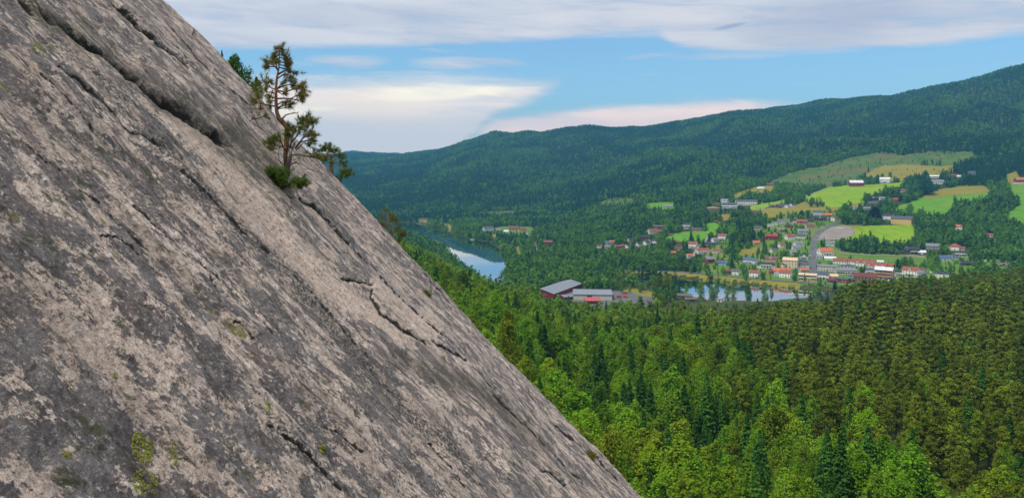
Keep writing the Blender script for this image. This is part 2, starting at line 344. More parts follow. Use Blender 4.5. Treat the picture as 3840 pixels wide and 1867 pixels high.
# ------------------------------------------------------------------ granite slab in its own frame: s along the strike, t down the dip, h outwards
DIP = R(46.6); SPX = 1517.; DH = 2.0
Sx = Vector(((SPX-CX)/F, 1, 0)).normalized(); Rx = Vector((Sx.y, -Sx.x, 0))
Tx = Rx*math.cos(DIP)-Vector((0, 0, 1))*math.sin(DIP); Nx = Rx*math.sin(DIP)+Vector((0, 0, 1))*math.cos(DIP)
ORG = Vector((0, 0, H))-Nx*DH
RM = Matrix.Identity(4)
for i in range(3): RM[i][0] = Sx[i]; RM[i][1] = Tx[i]; RM[i][2] = Nx[i]; RM[i][3] = ORG[i]
Sn, Tn, Nn, On = (np.array(v) for v in (Sx, Tx, Nx, ORG))
def s2px(s, t, h=0.):
    P = On+np.multiply.outer(s, Sn)+np.multiply.outer(t, Tn)+np.multiply.outer(h, Nn)
    y = np.where(np.abs(P[..., 1]) < .05, .05, P[..., 1]); return CX+F*P[..., 0]/y, HY-F*(P[..., 2]-H)/y
def px2s(px, py, h=0.):
    d = np.array([(px-CX)/F, 1., (HY-py)/F]); k = (DH-h)/-(d@Nn); p = np.array([0, 0, H])+d*k-On; return p@Sn, p@Tn
K = 3840/2575.
def k2(P): return [(x*K, y*K) for x, y in P]
STEPS = [  # (polyline in picture px from upper left to lower right, lip height m, groove depth m, width px)
 (k2([(30, 5), (60, 18), (110, 48), (170, 82), (230, 118), (290, 155), (350, 198), (420, 252), (490, 300), (560, 348), (600, 372)]), .16, .46, 30),
 (k2([(248, 0), (300, 42), (335, 78), (385, 122), (440, 150), (478, 190)]), .09, .26, 17),
 (k2([(862, 690), (900, 704), (945, 712)]), .05, .10, 8),
 (k2([(936, 712), (940, 745), (968, 782), (1010, 822), (1050, 850), (1085, 868)]), .07, .10, 9),
 (k2([(1088, 850), (1130, 878), (1176, 912)]), .05, .13, 8),
 (k2([(745, 492), (790, 528), (830, 560), (888, 622)]), .09, .14, 9),
 (k2([(335, 508), (380, 540), (425, 580), (455, 606)]), .05, .04, 8),
 (k2([(578, 812), (600, 820), (618, 840), (634, 862)]), .05, .08, 9),
 (k2([(520, 660), (532, 700), (548, 742)]), .035, .05, 7),
 (k2([(240, 598), (290, 596), (330, 622), (352, 650)]), .05, .05, 9),
 (k2([(640, 1085), (700, 1128), (750, 1160), (800, 1205), (850, 1262)]), .07, .07, 11),
 (k2([(1085, 1100), (1120, 1150), (1150, 1195), (1172, 1235)]), .06, .12, 14),
 (k2([(1225, 980), (1262, 1025), (1302, 1060), (1316, 1078)]), .06, .06, 9),
 (k2([(1392, 1060), (1440, 1105), (1500, 1150), (1560, 1215)]), .05, .07, 9),
 (k2([(1350, 1190), (1385, 1196), (1420, 1230)]), .05, .08, 8),
 (k2([(120, 170), (200, 215), (270, 270), (330, 330), (420, 380)]), .05, .05, 10),
 (k2([(440, 420), (470, 445), (550, 515), (640, 592), (700, 640)]), .05, .06, 12),
 (k2([(800, 1080), (850, 1110), (905, 1155)]), .04, .05, 7),
 (k2([(330, 20), (430, 110), (530, 215), (640, 330), (700, 400)]), .03, .05, 5), (k2([(420, 60), (520, 170), (610, 262), (680, 340)]), .03, .04, 5),
 (k2([(455, 606), (560, 700), (640, 780), (700, 850)]), .02, .04, 5), (k2([(890, 622), (960, 690), (1060, 790), (1190, 915)]), .04, .06, 5), (k2([(1176, 912), (1260, 1000), (1350, 1095), (1490, 1230)]), .04, .06, 6),
 (k2([(0, 330), (120, 420), (260, 520), (400, 640)]), .02, .03, 5), (k2([(700, 640), (770, 705), (880, 815), (960, 900)]), .03, .04, 5), (k2([(0, 120), (90, 190), (200, 290), (310, 400)]), .02, .03, 5), (k2([(960, 560), (1050, 660), (1150, 770)]), .02, .05, 4),
]
ROUGH = [(k2([(350, 330), (450, 425), (560, 520), (650, 598), (720, 662), (790, 745), (870, 835), (950, 925), (1010, 985), (1060, 1050), (1140, 1120), (1210, 1230)]), 36),
         (k2([(640, 1085), (720, 1140), (800, 1205)]), 46), (k2([(100, 100), (230, 190), (330, 290)]), 26)]
PALE = [(k2([(395, 265), (520, 370), (640, 500), (760, 640), (860, 730), (960, 800), (1080, 870)]), 40), (k2([(930, 690), (1010, 760), (1110, 850)]), 44), (k2([(500, 410), (640, 560), (760, 660)]), 30)]
DARK = [(k2([(560, 345), (640, 405), (700, 460), (740, 500)]), 60), (k2([(100, 45), (230, 118), (400, 240), (560, 345)]), 42), (k2([(1000, 900), (1200, 980), (1290, 1060), (1380, 1140)]), 38)]
def rock_h(s, t, px, py):
    """outward relief of the slab"""
    h = -.0089*np.maximum(s-26, 0)**2
    h = np.where(s > 60, h-.0*s, h)
    near = 1/(1+np.maximum(2-s, 0))
    h = h+.22*fbm(s/5.5, t/7, 3, 11)*sst(s, 2, 8)+.075*fbm(s/1.6, t/2.6, 4, 12)*sst(s, 1.2, 5)
    st = fbm(s*1.7, t*.42, 4, 14, .6); h = h+.055*st*sst(s, .8, 4)
    st2 = 1-np.abs(fbm(s*4.2+.8*fbm(s, t, 2, 31), t*.9, 4, 15, .62))*2; h = h+.028*st2
    h = h+.016*fbm(s*9, t*5, 4, 17, .6)+.0035*fbm(s*34, t*24, 3, 18, .6)*(1-sst(s, 4, 9))
    h = h+sst(s, 21, 27)*(.11*fbm(t/2.4, s/3.5, 3, 51)+.05*np.abs(fbm(t/.7, s/2, 3, 52))+.03*fbm(t/.25, s, 2, 53))
    cr = np.zeros_like(s)
    wob = 9*fbm(px/75, py/75, 3, 21)+2*fbm(px/16, py/16, 2, 22)
    dep = np.clip(s, .6, 40)/9
    for P, lip, gr, w in STEPS:
        d, side, tt = dpolyline(px, py, P); L = sum(math.dist(P[i], P[i+1]) for i in range(len(P)-1))
        sd = np.where(side < 0, 1., -1.)*d+wob          # + = upper right of the line
        end = sst(tt, 0, .07)*(1-sst(tt, .90, 1))*np.exp(-np.maximum(d-w*2, 0)/(w*6))
        end = end*(.65+.5*fbm(tt*9, tt*0, 3, 41))
        k = np.clip(dep, .35, 2.2)
        h = h+.28*lip*k*end*sst(sd, -w*.12, w*.12)*np.exp(-np.maximum(sd, 0)/(w*7))
        g_ = np.exp(-((sd+w*.30)/(w*.27))**2); h = h-.42*gr*k*g_*end
        cr = np.maximum(cr, g_*end+.34*np.exp(-(sd/(w*.9))**2)*end)  # mask for crack colour and the ledge shade painted with it
    rough = np.zeros_like(s); wl = 26*fbm(px/120, py/120, 3, 24)
    for P, w in ROUGH: d, sd, tt = dpolyline(px, py, P); rough = np.maximum(rough, np.exp(-((d+wl)/w)**2)*sst(tt, 0, .05)*(1-sst(tt, .95, 1)))
    h = h+rough*.030*(fbm(s*8, t*6, 4, 25, .65))*np.clip(dep, .3, 2)
    pale = np.zeros_like(s)
    for P, w in PALE: d, sd, tt = dpolyline(px, py, P); pale = np.maximum(pale, np.exp(-((d+wl*1.2)/w)**4)*sst(tt, 0, .1)*(1-sst(tt, .9, 1)))
    dark = np.zeros_like(s)
    for P, w in DARK: d, sd, tt = dpolyline(px, py, P); dark = np.maximum(dark, np.exp(-((d+wl)/w)**2)*(1-sst(tt, .9, 1)))
    return h, cr, rough, pale, dark
def rock_grid():
    # grid in picture-like spacing: o = offset from the plane's vanishing line, l = run along it
    o = np.concatenate([np.geomspace(14, 150, 26)[:-1], np.arange(150, 300, 2.4), np.arange(300, 1700, 3.4), np.geomspace(1704, 9000, 60)])
    l = np.concatenate([-np.geomspace(9000, 1120, 40)[:-1], np.arange(-1120, 1900, 3.4), np.geomspace(1904, 16000, 60)])
    O, L = np.meshgrid(o, l, indexing='ij'); s = F*DH/O; t = L*s/F
    ok = np.ones_like(s)
    px, py = s2px(s, t); h, cr, ro, pa, dk = rock_h(s, t, px, py)
    return s, t, h, cr, ro, pa, dk
s_, t_, h_, cr_, ro_, pa_, dk_ = rock_grid()
def m_rock():
    def b(t):
        P = t.n('ShaderNodeTexCoord').outputs['Object']
        _sp = t.n('ShaderNodeSeparateXYZ'); t.lk(P, _sp.inputs[0]); P_s, P_t, _ = _sp.outputs
        def at(n): a = t.n('ShaderNodeAttribute', attribute_name=n); return a.outputs['Fac']
        wob = t.n('ShaderNodeTexNoise'); t.lk(P, wob.inputs['Vector']); wob.inputs['Scale'].default_value = 3.; wob.inputs['Detail'].default_value = 3
        sh = t.n('ShaderNodeVectorMath', operation='SCALE'); t.lk(wob.outputs['Color'], sh.inputs[0]); sh.inputs['Scale'].default_value = .16
        ad = t.n('ShaderNodeVectorMath', operation='ADD'); t.lk(P, ad.inputs[0]); t.lk(sh.outputs[0], ad.inputs[1]); Q = ad.outputs[0]
        Qs = t.mapv(Q, (1, .9, 1)); Qss = t.mapv(P, (1, .22, 1))
        grain = t.noise(P, 120, 3, .75); fine = t.noise(t.mapv(P, (1, .8, 1)), 30, 6, .78); med = t.noise(Qs, 9, 7, .72); big = t.noise(Qs, 1.0, 6, .62); pat = t.noise(Qs, 3.0, 8, .70)
        streak = t.noise(Qss, 6, 7, .66); wide = t.noise(Qss, .8, 4, .5); mid = t.noise(Qs, 5.0, 8, .78)
        spk = t.noise(P, 24, 7, .80); spm = t.noise(Qs, 7, 9, .80)
        col = t.mix(t.ss(fine, .40, .58), (.64, .48, .39), (1.0, .84, .72))
        col = t.mix(t.ss(spk, .555, .590, 0, .85), col, (.23, .185, .165)); col = t.mix(t.ss(spk, .45, .41, 0, .8), col, (.97, .90, .84))
        col = t.mix(t.ss(grain, .43, .35, 0, .85), col, (.07, .058, .052))
        col = t.mix(t.ss(spm, .555, .572, 0, .85), col, (.150, .122, .112))
        up = t.ss(t.m('SUBTRACT', P_s, t.m('MULTIPLY', P_t, 1.0)), 17, 24, 0, .42); col = t.mix(t.m('MULTIPLY', up, t.ss(med, .42, .60)), col, (.22, .165, .130))
        pl = t.ss(t.m('ADD', at('pale'), t.m('MULTIPLY', t.m('SUBTRACT', pat, .5), 2.2)), .40, .62)
        col = t.mix(t.ss(wide, .42, .62, 0, .38), col, (.30, .21, .155))                     # iron stain
        col = t.mix(t.m('MULTIPLY', t.ss(streak, .53, .58, 0, .6), t.m('SUBTRACT', 1., t.m('MULTIPLY', at('near'), .8))), col, (.19, .150, .125))               # water streaks
        # crusts of dark lichen, broad on the near face
        lm = t.m('ADD', t.m('MULTIPLY', pat, .60), t.m('ADD', t.m('MULTIPLY', big, .34), t.m('MULTIPLY', spk, .25)))
        lm = t.m('SUBTRACT', lm, t.m('MULTIPLY', at('pale'), .10)); lm = t.m('ADD', lm, t.m('MULTIPLY', at('near'), .018))
        lic = t.ss(lm, .598, .606, 0, .95)
        lcol = t.mix(t.ss(t.noise(P, 2.4, 3), .40, .6), (.118, .106, .112), (.235, .218, .220)); lcol = t.mix(t.ss(fine, .52, .62, 0, .35), lcol, (.42, .38, .36))
        lcol = t.mix(t.ss(t.noise(P, 1.2, 3), .50, .60, 0, .7), lcol, (.175, .135, .128)); lcol = t.mix(t.ss(grain, .42, .36, 0, .7), lcol, (.045, .042, .048))
        lcol = t.mix(t.ss(spk, .445, .42, 0, .75), lcol, (.58, .50, .45)); lcol = t.mix(t.ss(spk, .57, .60, 0, .7), lcol, (.060, .054, .056)); col = t.mix(lic, col, lcol)
        col = t.mix(t.ss(mid, .57, .600, 0, .75), col, (.085, .073, .066))
        col = t.mix(t.ss(med, .58, .64, 0, .75), col, (.050, .044, .040))
        col = t.mix(t.ss(med, .40, .34, 0, .55), col, (.66, .54, .47))
        col = t.mix(t.ss(t.noise(Qs, 3.2, 7, .72), .580, .62, 0, .75), col, (.062, .075, .026))      # moss tinge
        col = t.mix(t.m('MULTIPLY', pl, t.ss(fine, .40, .54, .0, .62)), col, (.84, .66, .54))
        col = t.mix(t.m('MULTIPLY', pl, t.ss(med, .57, .62, 0, .85)), col, (.12, .09, .07))
        col = t.mix(t.m('MULTIPLY', at('dark'), .62), col, (.085, .078, .050))
        rr = t.m('MULTIPLY', at('rough'), t.ss(t.noise(P, 22, 6, .75), .46, .54, 0, .95)); col = t.mix(rr, col, (.040, .036, .030))
        rw = t.m('MULTIPLY', at('rough'), t.ss(t.noise(P, 15, 6, .75), .56, .61, 0, .95)); col = t.mix(rw, col, (.62, .60, .54))
        col = t.mix(t.ss(t.m('ADD', at('crack'), t.m('MULTIPLY', t.m('SUBTRACT', med, .5), 1.1)), .22, .50, 0, .96), col, (.016, .013, .009))  # crack dirt and moss; also paints the shade under the main ledge
        ym = t.m('MULTIPLY', t.ss(t.noise(Q, 2.6, 2), .70, .73), t.ss(fine, .46, .52)); col = t.mix(ym, col, (.20, .22, .03))
        hh = t.m('ADD', t.m('MULTIPLY', fine, .5), t.m('ADD', t.m('MULTIPLY', med, 1.0), t.m('MULTIPLY', grain, .12)))
        hh = t.m('ADD', hh, t.m('MULTIPLY', streak, .8)); hh = t.m('SUBTRACT', hh, t.m('MULTIPLY', lic, .10))
        return prin(t, col, .82, .3, bump(t, hh, 1.0, .075))
    return mat('granite', b)
M_rock = m_rock()
n0, n1 = s_.shape; ii = np.arange(n0-1)[:, None]*n1+np.arange(n1-1)[None, :]
Fq = np.stack([ii, ii+n1, ii+1+n1, ii+1], -1).reshape(-1, 4)
me = np_mesh('rock_face', np.stack([s_, t_, h_], -1).reshape(-1, 3), Fq, True, [M_rock])
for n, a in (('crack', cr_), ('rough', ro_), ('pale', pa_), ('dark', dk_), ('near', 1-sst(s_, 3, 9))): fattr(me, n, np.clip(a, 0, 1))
ROCK = obj('rock_face', me); ROCK.matrix_world = RM
tag(ROCK, 'steep grey and pink granite slab filling the left of the view', kind='structure')
def on_rock(px, py, lift=0.):
    """world point of the slab under a photo pixel, and its distance along the view"""
    s, t = px2s(px, py)
    for _ in range(4):
        q = s2px(np.array([s]), np.array([t])); h = float(rock_h(np.array([s]), np.array([t]), q[0], q[1])[0][0]); s, t = px2s(px, py, h)
    P = On+Sn*s+Tn*t+Nn*(h+lift); return Vector(P), P[1]
def rock_st(s, t):
    q = s2px(np.array([s]), np.array([t])); h = float(rock_h(np.array([s]), np.array([t]), q[0], q[1])[0][0]); return Vector(On+Sn*s+Tn*t+Nn*h)

def on_rock_many(px, py, lift=0.):
    def back(h): d = np.stack([(px-CX)/F, np.ones_like(px), (HY-py)/F], -1); k = (DH-h)/-(d@Nn); p = np.array([0, 0, H])+d*k[:, None]-On; return p@Sn, p@Tn
    s, t = back(np.zeros_like(px))
    for _ in range(4): q = s2px(s, t); h = rock_h(s, t, q[0], q[1])[0]; s, t = back(h)
    return On+np.multiply.outer(s, Sn)+np.multiply.outer(t, Tn)+np.multiply.outer(h+lift, Nn)
# ------------------------------------------------------------------ fields, roads and yards draped over the land
def c1(*P): return [(x/2.7825+2200, y/2.7825+700) for x, y in P]
def c2(*P): return [(x/2.2766+2900, y/2.2766+550) for x, y in P]
def c3(*P): return [(x/1.789+1250, y/1.789+450) for x, y in P]
def c6(*P): return [(x/3.68+2800, y/3.68+650) for x, y in P]
def m_field(name, a, b_, c, sc_=.05, stripe=0.):
    def b(t):
        P = t.n('ShaderNodeNewGeometry').outputs['Position']
        n = t.noise(P, sc_, 5, .62); f = t.noise(P, .7, 3, .6); w = t.n('ShaderNodeTexWave'); w.inputs['Scale'].default_value = .035; w.inputs['Distortion'].default_value = 4.; w.inputs['Detail'].default_value = 2
        t.lk(t.mapv(P, (.5, 1, 1)), w.inputs['Vector'])
        col = t.mix(t.ss(n, .36, .64), a, b_); col = t.mix(t.ss(t.noise(P, sc_*.4, 4, .6), .52, .72), col, c)
        col = t.mix(t.m('MULTIPLY', t.ss(w.outputs['Fac'], .3, .8), stripe), col, b_)
        col = t.mix(t.ss(f, .3, .75, 0, .35), col, (a[0]*.6, a[1]*.6, a[2]*.6))
        return prin(t, col, .95, .08, bump(t, f, .6, .6))
    return mat(name, b)
M_lush = m_field('lush_grass', (.150, .280, .010), (.220, .350, .012), (.260, .320, .020), .03, .75)
M_green = m_field('cut_grass', (.085, .235, .020), (.125, .280, .018), (.18, .27, .03), .03, .75)
M_dry = m_field('dry_grass', (.205, .195, .030), (.250, .210, .038), (.150, .190, .026), .04)
M_scrub = m_field('scrub', (.060, .125, .028), (.110, .150, .034), (.150, .115, .045), .03)
M_yard = m_field('yard_grass', (.085, .190, .024), (.135, .215, .034), (.200, .190, .060), .03)
M_gravel = m_field('gravel', (.24, .215, .185), (.29, .26, .23), (.19, .165, .14), .06)
M_asph = m_field('asphalt', (.115, .12, .13), (.15, .15, .16), (.19, .185, .18), .08)
M_lane = m_field('gravel_lane', (.26, .24, .20), (.30, .28, .24), (.22, .20, .16), .08)
FIELDS = [  # name, material, lift, label, polygon
 ('yard_ground', M_yard, .30, 'rough dry grass between the village houses', c2((-300, 620), (-130, 600), (100, 560), (340, 550), (560, 560), (640, 660), (820, 680), (780, 770), (560, 880), (620, 930), (1000, 940), (1300, 950), (1700, 900), (1760, 960), (2140, 985), (2140, 1060), (1500, 1180), (1000, 1190), (600, 1195), (200, 1180), (-200, 1165), (-560, 1130), (-660, 1010), (-560, 900), (-420, 800))),
 ('meadow', M_lush, .45, 'bright green meadow below the red barn with the white roof', c2((270, 440), (380, 385), (480, 350), (650, 330), (780, 330), (1000, 315), (1110, 305), (1105, 345), (980, 378), (900, 398), (780, 425), (745, 455), (810, 470), (640, 492), (580, 512), (440, 517), (430, 480), (340, 470), (285, 465))),
 ('pasture', M_dry, .40, 'yellowing grass strip under the bright meadow', c2((0, 522), (180, 505), (250, 470), (430, 517), (600, 505), (700, 482), (800, 470), (760, 505), (600, 535), (500, 552), (340, 552), (180, 556), (0, 540))),
 ('hillside_clearing', M_scrub, .40, 'dull green and brown clearing under the dark forest edge', c2((-30, 300), (100, 245), (240, 205), (500, 145), (700, 90), (850, 60), (1100, 78), (1400, 45), (1700, 45), (1722, 120), (1560, 172), (1200, 155), (950, 165), (800, 225), (760, 280), (650, 322), (470, 348), (240, 362), (0, 340))),
 ('hay_meadow', M_dry, .55, 'golden green hay meadow high on the slope', c2((765, 255), (860, 195), (945, 165), (1100, 158), (1540, 172), (1530, 235), (1400, 252), (1210, 278), (1110, 302), (1000, 302), (900, 300), (800, 300))),
 ('green_field', M_green, .55, 'large green field with a hedge along its top', c2((985, 545), (1100, 500), (1200, 470), (1280, 430), (1420, 370), (1600, 340), (1790, 338), (1850, 372), (1862, 412), (1740, 470), (1600, 462), (1530, 492), (1490, 585), (1300, 575), (1200, 572), (1040, 565))),
 ('stubble', M_dry, .75, 'pale yellow strip along the top of the large green field', c2((1275, 432), (1420, 372), (1600, 342), (1790, 340), (1848, 374), (1840, 398), (1700, 402), (1500, 420), (1340, 446))),
 ('steep_field', M_green, .45, 'green field at the right edge beyond the wooded gully', c2((2200, 340), (2010, 330), (2040, 400), (2115, 470), (2060, 530), (1985, 600), (1975, 640), (2200, 660))),
 ('dry_slope', M_dry, .45, 'dry yellow slope under the red cabin at the right edge', c2((2000, 325), (1985, 250), (2070, 205), (2095, 262), (2200, 270), (2200, 335), (2060, 328))),
 ('lower_field', M_lush, .50, 'green field in front of the yellow barn', c2((700, 700), (830, 680), (1000, 670), (1200, 672), (1212, 770), (1260, 800), (1130, 825), (900, 828), (880, 780), (770, 772), (690, 800), (600, 800), (700, 750))),
 ('fallow', M_dry, .45, 'brownish grass between the gravel lot and the green field', c2((600, 672), (830, 680), (720, 745), (640, 800), (560, 800), (560, 700))),
 ('gravel_lot', M_gravel, .60, 'bare gravel building plot beside the steep road', c2((392, 760), (450, 720), (530, 680), (640, 680), (690, 722), (640, 770), (560, 795), (380, 800))),
 ('grass_strip', M_yard, .45, 'dry grass band above the red roofed terraces', c2((520, 895), (700, 915), (1000, 925), (1300, 935), (1330, 975), (1020, 985), (800, 965), (560, 945))),
 ('small_field', M_dry, .50, 'small yellow green field among the trees below the school', c1((1340, 300), (1500, 290), (1522, 300), (1500, 345), (1460, 362), (1380, 355))),
 ('school_field', M_lush, .50, 'light green slope to the right of the school', c1((1545, 250), (1700, 215), (1800, 190), (2000, 150), (2140, 110), (2165, 142), (2050, 172), (1900, 195), (1850, 225), (1790, 262), (1600, 262))),
 ('sloping_pasture', M_dry, .45, 'yellow pasture below the farm with the red shed', c1((1810, 250), (1900, 225), (2230, 225), (2230, 268), (2100, 292), (1960, 330), (1890, 320), (1830, 290))),
 ('garden_field', M_green, .50, 'vivid green field beside the gravel lane', c1((1225, 395), (1300, 380), (1460, 395), (1450, 420), (1380, 440), (1352, 505), (1290, 517), (1268, 470), (1255, 430))),
 ('spruce_field', M_green, .50, 'green field around the tall lone spruce', c1((765, 548), (900, 500), (1000, 478), (1250, 468), (1262, 520), (1200, 565), (1050, 578), (800, 566))),
 ('upper_pitch', M_green, .50, 'pale sports pitch high in the woods', c1((610, 180), (760, 168), (930, 168), (905, 232), (800, 244), (625, 240))),
 ('clearing', M_scrub, .40, 'scrubby clearing in the woods', c1((80, 195), (200, 140), (300, 120), (470, 128), (520, 190), (480, 215), (330, 232), (150, 220))),
 ('dry_bank', M_dry, .45, 'dry yellow bank above the white school', c1((1500, 92), (1650, 40), (1800, -5), (1950, -5), (1960, 62), (1800, 82), (1700, 65), (1560, 132))),
 ('knoll', M_dry, .55, 'yellow green knoll in the middle of the village', c1((1590, 662), (1700, 648), (1830, 662), (1765, 715), (1600, 722))),
 ('road_verge', M_dry, .50, 'dry grass verge between the river and its road', c1((255, 905), (600, 905), (900, 915), (1200, 945), (1400, 960), (1700, 1000), (2000, 1025), (2226, 1045), (2226, 1015), (2000, 1000), (1700, 972), (1400, 938), (1100, 915), (800, 895), (255, 885))),
 ('shore_field', M_dry, .40, 'pale field at the far head of the lake', c3((535, 682), (600, 664), (700, 688), (790, 702), (802, 748), (770, 746), (740, 712), (640, 692))),
 ('far_meadow', M_scrub, .40, 'soft green meadow under the far forest', c3((870, 645), (1000, 618), (1290, 606), (1210, 655), (1050, 660))),
 ('hamlet_yard', M_yard, .45, 'grass around the small hamlet by the lake', c3((990, 735), (1150, 716), (1330, 718), (1352, 745), (1320, 785), (1180, 775), (1090, 752))),
 ('hamlet_field', M_dry, .45, 'tiny yellow field near the lake', c3((1058, 768), (1097, 768), (1092, 802), (1062, 802))),
 ('junction_verge', M_dry, .45, 'yellow verge beside the lakeside road', c3((1228, 840), (1252, 848), (1265, 925), (1238, 965), (1225, 900))),
 ('mill_yard', M_asph, .35, 'grey yard of the mill with parked red vehicles', [(2090, 1110), (2150, 1092), (2345, 1094), (2420, 1098), (2470, 1112), (2440, 1150), (2380, 1165), (2300, 1160), (2160, 1150)]),
 ('mill_field', M_dry, .40, 'dry grass behind the mill hall', [(2335, 1090), (2360, 1086), (2480, 1098), (2520, 1112), (2470, 1118), (2400, 1104)]),
 ('cottage_lawn', M_lush, .40, 'bright lawn beside the river', c1((1010, 1130), (1060, 1100), (1130, 1120), (1150, 1160), (1060, 1170))),
]
ROADS = [  # material, width m, lift, label, px points
 (M_asph, 8.5, .75, 'steep grey village street climbing from the river', c2((352, 1130), (348, 1080), (344, 1000), (342, 930), (342, 860), (352, 800), (378, 745), (420, 705), (470, 680), (560, 655))),
 (M_asph, 6.5, .80, 'grey riverside road behind the dry verge', c1((150, 880), (270, 882), (450, 880), (600, 882), (900, 893), (1100, 905), (1250, 918), (1400, 932), (1700, 962), (2000, 985), (2226, 1005), (2400, 1020), (2800, 1045))),
 (M_lane, 4.2, .85, 'pale lane winding between the left village houses', c1((1268, 515), (1255, 545), (1225, 585), (1180, 620), (1145, 660), (1125, 700), (1110, 725), (1160, 748))),
 (M_lane, 3.8, .85, 'gravel lane passing under the white house', c1((1010, 640), (1080, 648), (1145, 655))),
 (M_lane, 3.6, .85, 'farm track along the top of the bright meadow', c2((250, 420), (290, 420), (380, 385), (470, 350), (520, 336), (650, 322), (800, 306), (920, 300))),
 (M_lane, 3.4, .85, 'footpath below the gravel plot', c2((345, 800), (430, 800), (560, 795), (640, 795), (715, 815))),
 (M_lane, 4.0, .85, 'narrow road above the terraces', c2((350, 880), (430, 888), (520, 890), (640, 920), (800, 930), (1000, 933), (1200, 938), (1290, 955))),
 (M_lane, 4.0, .85, 'track beside the farm with the red shed', c1((1790, 262), (1850, 230), (1900, 205), (2050, 175), (2140, 160))),
 (M_asph, 7.0, .75, 'two lane road curving along the lake', c3((1180, 832), (1200, 855), (1222, 885), (1238, 910))),
 (M_asph, 6.0, .75, 'side road leading down to the lake road', c3((1348, 830), (1358, 860), (1362, 890), (1375, 925))),
 (M_lane, 4.5, .75, 'road behind the reeds near the lake', c3((1270, 955), (1400, 975), (1520, 985), (1640, 995))),
 (M_lane, 4.0, .85, 'drive to the low white garage', c1((1460, 640), (1440, 665), (1380, 690), (1330, 705), (1300, 690))),
 (M_asph, 12., .80, 'paved square between the shops', c2((660, 1110), (740, 1100), (820, 1105), (900, 1110))),
 (M_lane, 3.6, .85, 'street behind the riverside houses', c1((1550, 800), (1640, 815), (1780, 815), (1900, 850), (2040, 850))),
 (M_asph, 7.0, .80, 'paved slope beside the white guesthouse', c2((1250, 1110), (1290, 1080), (1330, 1070))),
]
def drape(name, mtl, lift, label, P):
    dm = 640. if name.startswith('mill') or name == 'cottage_lawn' else 820.
    xs = [p[0] for p in P]; ys = [p[1] for p in P]
    W = np.array([ray(*p, dm)[:2] for p in P]); U = W[:, 0]/W[:, 1]
    u = np.arange(U.min()-.002, U.max()+.002, .0016); D = np.arange(W[:, 1].min()-3, W[:, 1].max()+6, 4.5)
    if len(D) > 400: D = np.linspace(D[0], D[-1], 400)
    uu, dd = np.meshgrid(u, D); x = uu*dd; wob = fbm(x/30, dd/30, 4, 60)*(4. if name in ('road_verge', 'mill_yard') else 13.)
    ins = inpoly(x+wob, dd+wob, [tuple(w) for w in W]); c = ins[:-1, :-1] | ins[1:, :-1] | ins[:-1, 1:] | ins[1:, 1:]
    n = len(u); idx = np.argwhere(c)
    if len(idx) == 0: return None
    a = idx[:, 0]*n+idx[:, 1]; Fq = np.stack([a, a+1, a+1+n, a+n], -1); used, inv = np.unique(Fq, return_inverse=True)
    V = np.stack([x, dd, zt(x, dd)+lift+(dd-900)*.0002], -1).reshape(-1, 3)[used]
    return tag(obj(name, np_mesh(name, V, inv.reshape(-1, 4), True, [mtl])), label, kind='structure')
for nm, m_, lf, lb, P in FIELDS: drape(nm, m_, lf, lb, P)
ROADW = []
def strip(P, w, n=3):
    P = np.array(P, float); L = np.concatenate([[0], np.cumsum(np.hypot(*np.diff(P, axis=0).T))]); q = np.arange(0, L[-1]+3, 3.)
    x = np.interp(q, L, P[:, 0]); y = np.interp(q, L, P[:, 1]); dx = np.gradient(x); dy = np.gradient(y); l = np.hypot(dx, dy)+1e-9
    V = [(x-dy/l*k*w/2, y+dx/l*k*w/2) for k in np.linspace(-1, 1, n)]
    return V, len(x)
for k, (m_, w, lf, lb, P) in enumerate(ROADS):
    W = [ray(*p)[:2] for p in P]; ROADW.append((W, w)); V, m = strip(W, w)
    vs = np.array([[(c[0][i], c[1][i], float(zt(c[0][i], c[1][i]))+lf) for c in V] for i in range(m)])
    zc = vs[:, 1, 2].copy(); 
    for j in (0, 2): vs[:, j, 2] = np.maximum(vs[:, j, 2], zc-.25)
    f = [(i*3+j, i*3+j+1, i*3+j+4, i*3+j+3) for i in range(m-1) for j in range(2)]
    tag(obj('road' if m_ is M_asph else 'path', np_mesh('road', vs.reshape(-1, 3), np.array(f), True, [m_])), lb, kind='structure')
# ------------------------------------------------------------------ trees
def m_leaf(name, a, b_, c, trans=.30):
    def b(t):
        oi = t.n('ShaderNodeObjectInfo').outputs['Random']; G = t.n('ShaderNodeNewGeometry'); P = G.outputs['Position']
        col = t.mix(oi, a, b_); col = t.mix(t.ss(t.noise(P, .035, 4, .65), .42, .62), col, c); col = t.mix(t.ss(t.noise(P, .008, 3, .6), .38, .62, .55, 0.), col, t.mix(1.0, col, (.62, .72, .8), 'MULTIPLY'))
        k = t.ss(t.noise(P, 1.1, 2, .6), .25, .75, .62, 1.35); k = t.m('MULTIPLY', k, t.m('ADD', t.m('MULTIPLY', t.m('FRACT', t.m('MULTIPLY', oi, 17.3)), .7), .62))
        v = t.n('ShaderNodeVectorMath', operation='SCALE'); t.lk(col, v.inputs[0]); t.lk(k, v.inputs['Scale'])
        p = prin(t, v.outputs[0], .7, .12); tr = t.n('ShaderNodeBsdfTranslucent'); t.lk(v.outputs[0], tr.inputs[0])
        ms = t.n('ShaderNodeMixShader'); ms.inputs[0].default_value = trans; t.lk(p, ms.inputs[1]); t.lk(tr.outputs[0], ms.inputs[2]); return ms.outputs[0]
    return mat(name, b)
M_decid = m_leaf('broad_leaves', (.115, .285, .010), (.205, .370, .014), (.240, .330, .012), .40)
M_birch = m_leaf('birch_leaves', (.145, .305, .014), (.235, .370, .018), (.190, .345, .014), .40)
M_pine = m_leaf('pine_needles', (.160, .232, .014), (.245, .290, .020), (.180, .242, .016), .40)
